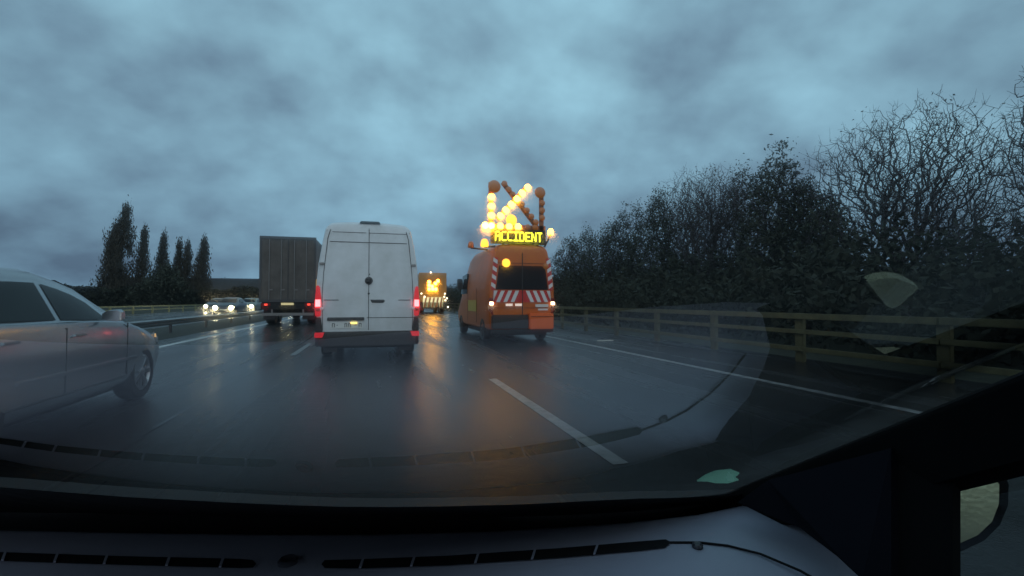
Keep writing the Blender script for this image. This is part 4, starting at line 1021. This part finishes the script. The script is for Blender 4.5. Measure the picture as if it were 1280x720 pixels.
o1 = t.nodes.new('ShaderNodeOutputMaterial'); m1 = t.nodes.new('ShaderNodeMixShader'); t1 = t.nodes.new('ShaderNodeBsdfTransparent'); g1 = t.nodes.new('ShaderNodeBsdfGlossy')
t1.inputs[0].default_value = (.68, .71, .70, 1); g1.inputs['Roughness'].default_value = .02; m1.inputs[0].default_value = .06
t.links.new(t1.outputs[0], m1.inputs[1]); t.links.new(g1.outputs[0], m1.inputs[2]); t.links.new(m1.outputs[0], o1.inputs[0])
b = MB(); b.prism([(-1.4, .845), (.42, .845), (.415, .99), (.385, 1.03), (.34, 1.065), (.0, 1.2), (-1.4, 1.36)], 'x', .664, .668); gl(b, 'side_window', TINT)
# roof and far side shut the light out of the cabin, helped by an added rear panel
b = MB(); b.box(-1.0, .62, -1.6, -.18, 1.46, 1.5); gl(b, 'roof', CLOTH)
b = MB(); b.box(-1.0, .62, -1.6, -1.5, .4, 1.46); gl(b, 'rear_light_block', CLOTH)
b = MB(); b.box(-1.1, .72, -1.5, .95, .35, .42); gl(b, 'floor_pan', CLOTH)
from mathutils.bvhtree import BVHTree
WS_TREE = BVHTree.FromPolygons([v.co+ego.location for v in ws.data.vertices], [tuple(p.vertices) for p in ws.data.polygons])
# small sheets on the windscreen, a paper sticker among them
def glass_sheet(pts, name, m, lift=.004):
    """small sheet lying on the glass plane"""
    res = []
    for x, y in pts:
        d = ray(x, y).normalized(); hit = WS_TREE.ray_cast(cam.location, d)
        res.append(hit[0]+Vector((0, .002, .003)))
    b = MB(); n = len(res); up = Vector((0, .0008, .0012))
    vs = res+[r_+up for r_ in res]; b.add([(v.x, v.y-.3, v.z) for v in vs], [tuple(range(n)), tuple(range(2*n-1, n-1, -1))]+[(i, i+n, (i+1) % n+n, (i+1) % n) for i in range(n)])
    return b.build(name, m, ws)
SEN = bpy.data.materials.new('translucent_film'); SEN.use_nodes = True; t = SEN.node_tree; p = t.nodes['Principled BSDF']
p.inputs['Base Color'].default_value = (.36, .34, .20, 1); p.inputs['Alpha'].default_value = .42; p.inputs['Roughness'].default_value = .5
arc = [(1100, 374.5), (1108, 371.5), (1118, 369.5), (1128, 368.5), (1138, 369.5), (1150, 373), (1163, 380)]
glass_sheet(arc+[(1150, 390), (1136, 401), (1128, 403.5), (1121, 401), (1112, 390)], 'film_fan', SEN)  # pale translucent fan-shaped sheet set on the glass
TEAL = bpy.data.materials.new('teal_paper'); TEAL.use_nodes = True; t = TEAL.node_tree
for n_ in list(t.nodes): t.nodes.remove(n_)
o1 = t.nodes.new('ShaderNodeOutputMaterial'); m1 = t.nodes.new('ShaderNodeMixShader'); t1 = t.nodes.new('ShaderNodeBsdfTranslucent'); g1 = t.nodes.new('ShaderNodeBsdfDiffuse')
t1.inputs[0].default_value = (.72, .95, .82, 1); g1.inputs[0].default_value = (.5, .85, .7, 1); m1.inputs[0].default_value = .2
t.links.new(t1.outputs[0], m1.inputs[1]); t.links.new(g1.outputs[0], m1.inputs[2]); t.links.new(m1.outputs[0], o1.inputs[0])
glass_sheet([(873, 606), (884, 599), (897, 594), (915, 592), (926, 596), (920, 601), (925, 604), (912, 608), (896, 608), (886, 606)], 'paper_sticker', TEAL)

# our own dipped headlamps
for sx in (-.85, .45):
    l = bpy.data.lights.new('headlamp', 'SPOT'); l.energy = 14; l.spot_size = R(75); l.spot_blend = .9; l.color = (1, .93, .8); l.shadow_soft_size = .2
    o = bpy.data.objects.new('headlamp', l); C.objects.link(o); o.location = (sx, 1.8, .62); o.rotation_euler = (R(90-3), 0, 0)
